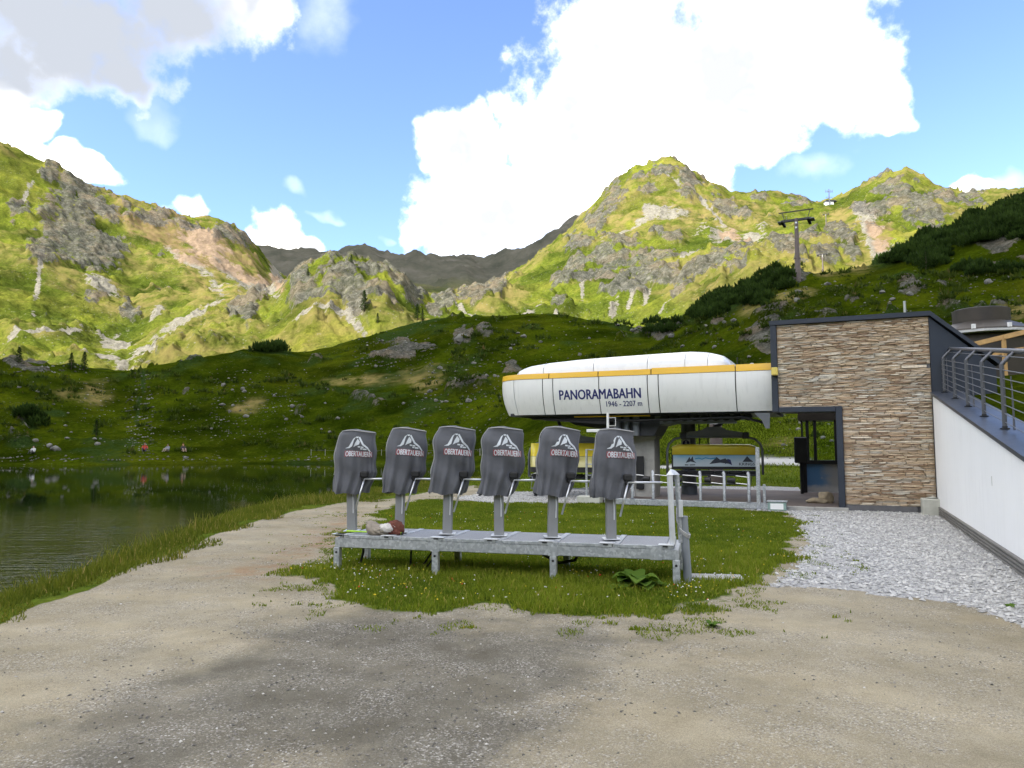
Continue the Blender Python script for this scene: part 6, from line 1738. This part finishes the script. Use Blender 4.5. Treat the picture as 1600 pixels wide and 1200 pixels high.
b_ = on_slope(1247, 437, 95, 145, 500); p1_.location = b_
hh = (437 - 333) / FPX * math.hypot(b_.x, b_.y) / 11.28; p1_.scale = (hh, hh, hh); p1_.rotation_euler = (0, 0, rad(-28))
p2_ = copy_tree(p1_); p2_['label'] = "second smaller pylon just behind the shaded crest"
b_ = on_slope(1286, 429, 170, 330, 500); k_ = 33 / FPX * math.hypot(b_.x, b_.y) / 11.28; p2_.location = b_; p2_.scale = (k_, k_, k_); p2_.rotation_euler = (0, 0, rad(-26))
p3_ = copy_tree(p1_); p3_['label'] = "distant thin pylon on the dry ski slope"
b_ = on_slope(1291, 354, 300, 620, 500); k_ = 20 / FPX * math.hypot(b_.x, b_.y) / 11.28; p3_.location = b_; p3_.scale = (k_, k_, k_); p3_.rotation_euler = (0, 0, rad(-26))
# top station
b_ = on_slope(1294, 319, 400, 640, 500); kk = math.hypot(b_.x, b_.y) / FPX
o = empty("top_station", b_); tag(o, "tiny lift top station with a lattice mast on the skyline", "station")
MB().cbox(-5 * kk, 7 * kk, -3 * kk, 3 * kk, -4 * kk, 3 * kk, .1).build("hut", M_LIDP, o)
mb = MB(); mb.prism([(-6 * kk, 3.01 * kk), (12 * kk, 3.01 * kk), (8 * kk, 5 * kk), (-4 * kk, 5 * kk)], -4 * kk, 4 * kk, 'y'); mb.build("roof", M_DARK, o)
mb = MB(); mb.bar((0, -4.2 * kk, -3 * kk), (0, -4.2 * kk, 21 * kk), 1.1 * kk, 1.1 * kk)
for z_ in (9, 17): mb.bar((-5 * kk, -4.2 * kk, z_ * kk), (5 * kk, -4.2 * kk, z_ * kk), .6 * kk, .6 * kk)
for x_ in (-5, -2.5, 2.5, 5): mb.bar((x_ * kk, -4.2 * kk, 16 * kk), (x_ * kk, -4.2 * kk, 20 * kk), .5 * kk, .5 * kk)
mb.build("mast", M_GREYP, o)

# ------------------------------------------------------------------ far shore: rope fence and resting people
fen = empty("shore_fence", (0, 0, 0)); tag(fen, "thin post and wire fence along the far shore path", "fence")
prev = None
for k, px in enumerate(range(486, 772, 22)):
    p = on_slope(px, 712, 62, 110, 300)
    MB().tube([p - Vector((0, 0, .1)), p + Vector((0, 0, .75))], .03, 6).build("post", M_CONC, fen)
    if prev is not None: MB().tube([prev + Vector((0, 0, .62)), p + Vector((0, 0, .62))], .008, 5).build("wire", M_GREYP, fen)
    prev = p
def person(px, py, col, legs, label, face, hair, k=1.0):
    p = on_slope(px, py, 84, 112, 400)
    o = empty("person", p, face); tag(o, label, "person", "people resting on the far shore"); o.scale = (k, k, k)
    J = {'pel': (0, 0, .14, .15), 'abd': (0, .02, .30, .135), 'che': (0, .03, .50, .15), 'nec': (0, .02, .64, .06), 'hd0': (0, 0, .72, .085), 'hd1': (0, .0, .80, .10), 'hd2': (0, .01, .88, .07),
         'nose': (0, -.10, .78, .02),
         'sl': (-.19, .03, .56, .07), 'el': (-.27, -.10, .36, .05), 'wl': (-.16, -.28, .33, .036), 'fl': (-.13, -.35, .32, .03), 'sr': (.19, .03, .56, .07), 'er': (.27, -.10, .36, .05), 'wr': (.16, -.28, .33, .036), 'fr': (.13, -.35, .32, .03),
         'hl': (-.10, -.06, .13, .11), 'kl': (-.15, -.42, .40, .075), 'al': (-.14, -.62, .07, .05), 'tl': (-.14, -.80, .05, .04), 'hr': (.10, -.06, .13, .11), 'kr': (.15, -.44, .38, .075), 'ar': (.14, -.64, .07, .05), 'tr': (.14, -.82, .05, .04)}
    E = [('pel', 'abd'), ('abd', 'che'), ('che', 'nec'), ('nec', 'hd0'), ('hd0', 'hd1'), ('hd1', 'hd2'), ('hd1', 'nose'), ('che', 'sl'), ('sl', 'el'), ('el', 'wl'), ('wl', 'fl'), ('che', 'sr'), ('sr', 'er'), ('er', 'wr'), ('wr', 'fr'), ('pel', 'hl'), ('hl', 'kl'), ('kl', 'al'), ('al', 'tl'), ('pel', 'hr'), ('hr', 'kr'), ('kr', 'ar'), ('ar', 'tr')]
    names = list(J); me = bpy.data.meshes.new("body"); me.from_pydata([J[n][:3] for n in names], [(names.index(a), names.index(b)) for a, b in E], [])
    ob = link("body", me, None, o)
    md = ob.modifiers.new("skin", 'SKIN'); me.skin_vertices or None
    if not me.skin_vertices:
        import bmesh as _b
        b2 = _b.new(); b2.from_mesh(me); b2.verts.layers.skin.verify(); b2.to_mesh(me); b2.free()
    for i, n in enumerate(names): me.skin_vertices[0].data[i].radius = (J[n][3], J[n][3])
    me.skin_vertices[0].data[0].use_root = True
    ob.modifiers.new("sub", 'SUBSURF').levels = 1
    ob.modifiers["sub"].render_levels = 1
    m, t, b = new_mat("clothing"); sp = t.new('ShaderNodeSeparateXYZ'); t.l.new(t.new('ShaderNodeTexCoord').outputs['Object'], sp.inputs[0])
    c = t.mix(t.ss(sp.outputs[2], .655, .675), col, (.42, .24, .16)); low = t.m('MULTIPLY', t.ss(sp.outputs[1], -.16, -.18), t.ss(sp.outputs[2], .30, .29))
    c = t.mix(t.m('MAXIMUM', t.ss(sp.outputs[2], .21, .20), t.m('MULTIPLY', t.ss(sp.outputs[1], -.33, -.36), t.ss(t.m('ABSOLUTE', sp.outputs[0]), 1, 0))), c, legs)
    t.l.new(c, b.inputs['Base Color']); b.inputs['Roughness'].default_value = .8
    me.materials.append(m)
    MB().rock((0, .025, .85), (.10, .11, .085), 3, 3, .05).build("hair", pm("hair", hair, .7), o, True)
    return o
person(226, 706, (.40, .05, .03), (.03, .03, .04), "person in red sitting by the stream mouth on the far shore", rad(20), (.03, .02, .015), 1.15)
person(262, 706, (.25, .25, .28), (.35, .28, .22), "person in grey sitting left of the person with sandy hair", rad(-15), (.05, .03, .02))
person(286, 706, (.05, .04, .05), (.40, .28, .2), "person with sandy hair sitting rightmost on the far shore", rad(40), (.40, .18, .06))
person(52, 709, (.55, .55, .55), (.02, .02, .02), "person in a white top sitting alone at the left far shore", rad(0), (.03, .02, .02))
# ------------------------------------------------------------------ clouds overhead that shade the near ground and the far ridge
def cloud_mat():
    m, t, b = new_mat("cloud_vapour")
    for n in list(t.n):
        if n.type != 'OUTPUT_MATERIAL': t.n.remove(n)
    out = [n for n in t.n if n.type == 'OUTPUT_MATERIAL'][0]
    d = t.new('ShaderNodeBsdfDiffuse'); d.inputs[0].default_value = (0.9, 0.9, 0.92, 1)
    s = t.new('ShaderNodeBsdfTranslucent'); s.inputs[0].default_value = (0.97, 0.97, 0.97, 1)
    mx = t.new('ShaderNodeMixShader'); mx.inputs[0].default_value = 0.80
    t.l.new(d.outputs[0], mx.inputs[1]); t.l.new(s.outputs[0], mx.inputs[2]); t.l.new(mx.outputs[0], out.inputs[0])
    return m
MAT_CLOUD = cloud_mat()
def cloud(target, alt, hx, hy, hz, rot, label, seed):
    c = Vector(target) + SUN_TO * ((alt - target[2]) / SUN_TO.z)
    bm = bmesh.new(); bmesh.ops.create_icosphere(bm, subdivisions=5, radius=1.0)
    P = np.array([v.co[:] for v in bm.verts])
    n = fbm(P[:, 0] * 2.2 + P[:, 2] * 1.3, P[:, 1] * 2.2 - P[:, 2] * 1.7, seed, 5, .55)
    k = 1 + (n - 0.5) * 0.55
    P = P * k[:, None] * np.array([hx, hy, hz])
    P[:, 2] = np.where(P[:, 2] < 0, P[:, 2] * 0.35, P[:, 2])
    for v, p in zip(bm.verts, P): v.co = p
    bmesh.ops.delete(bm, geom=[f for f in bm.faces if f.calc_center_median().z < -hz * .06], context='FACES')     # open belly: light sifts through one billowing layer
    me = bpy.data.meshes.new("cloud"); bm.to_mesh(me); bm.free()
    for p in me.polygons: p.use_smooth = True
    o = link("cloud", me, MAT_CLOUD); o.location = c; o.rotation_euler = (0, 0, rot)
    tag(o, label, kind='structure')
    return o
cloud((-40, 20, 0), 620, 330, 190, 90, rad(4), "broad cumulus cloud over the forecourt and lake", 5)
cloud((-260, 1480, 150), 1900, 700, 420, 160, rad(-8), "high cumulus cloud whose shadow lies on the far ridge", 9)
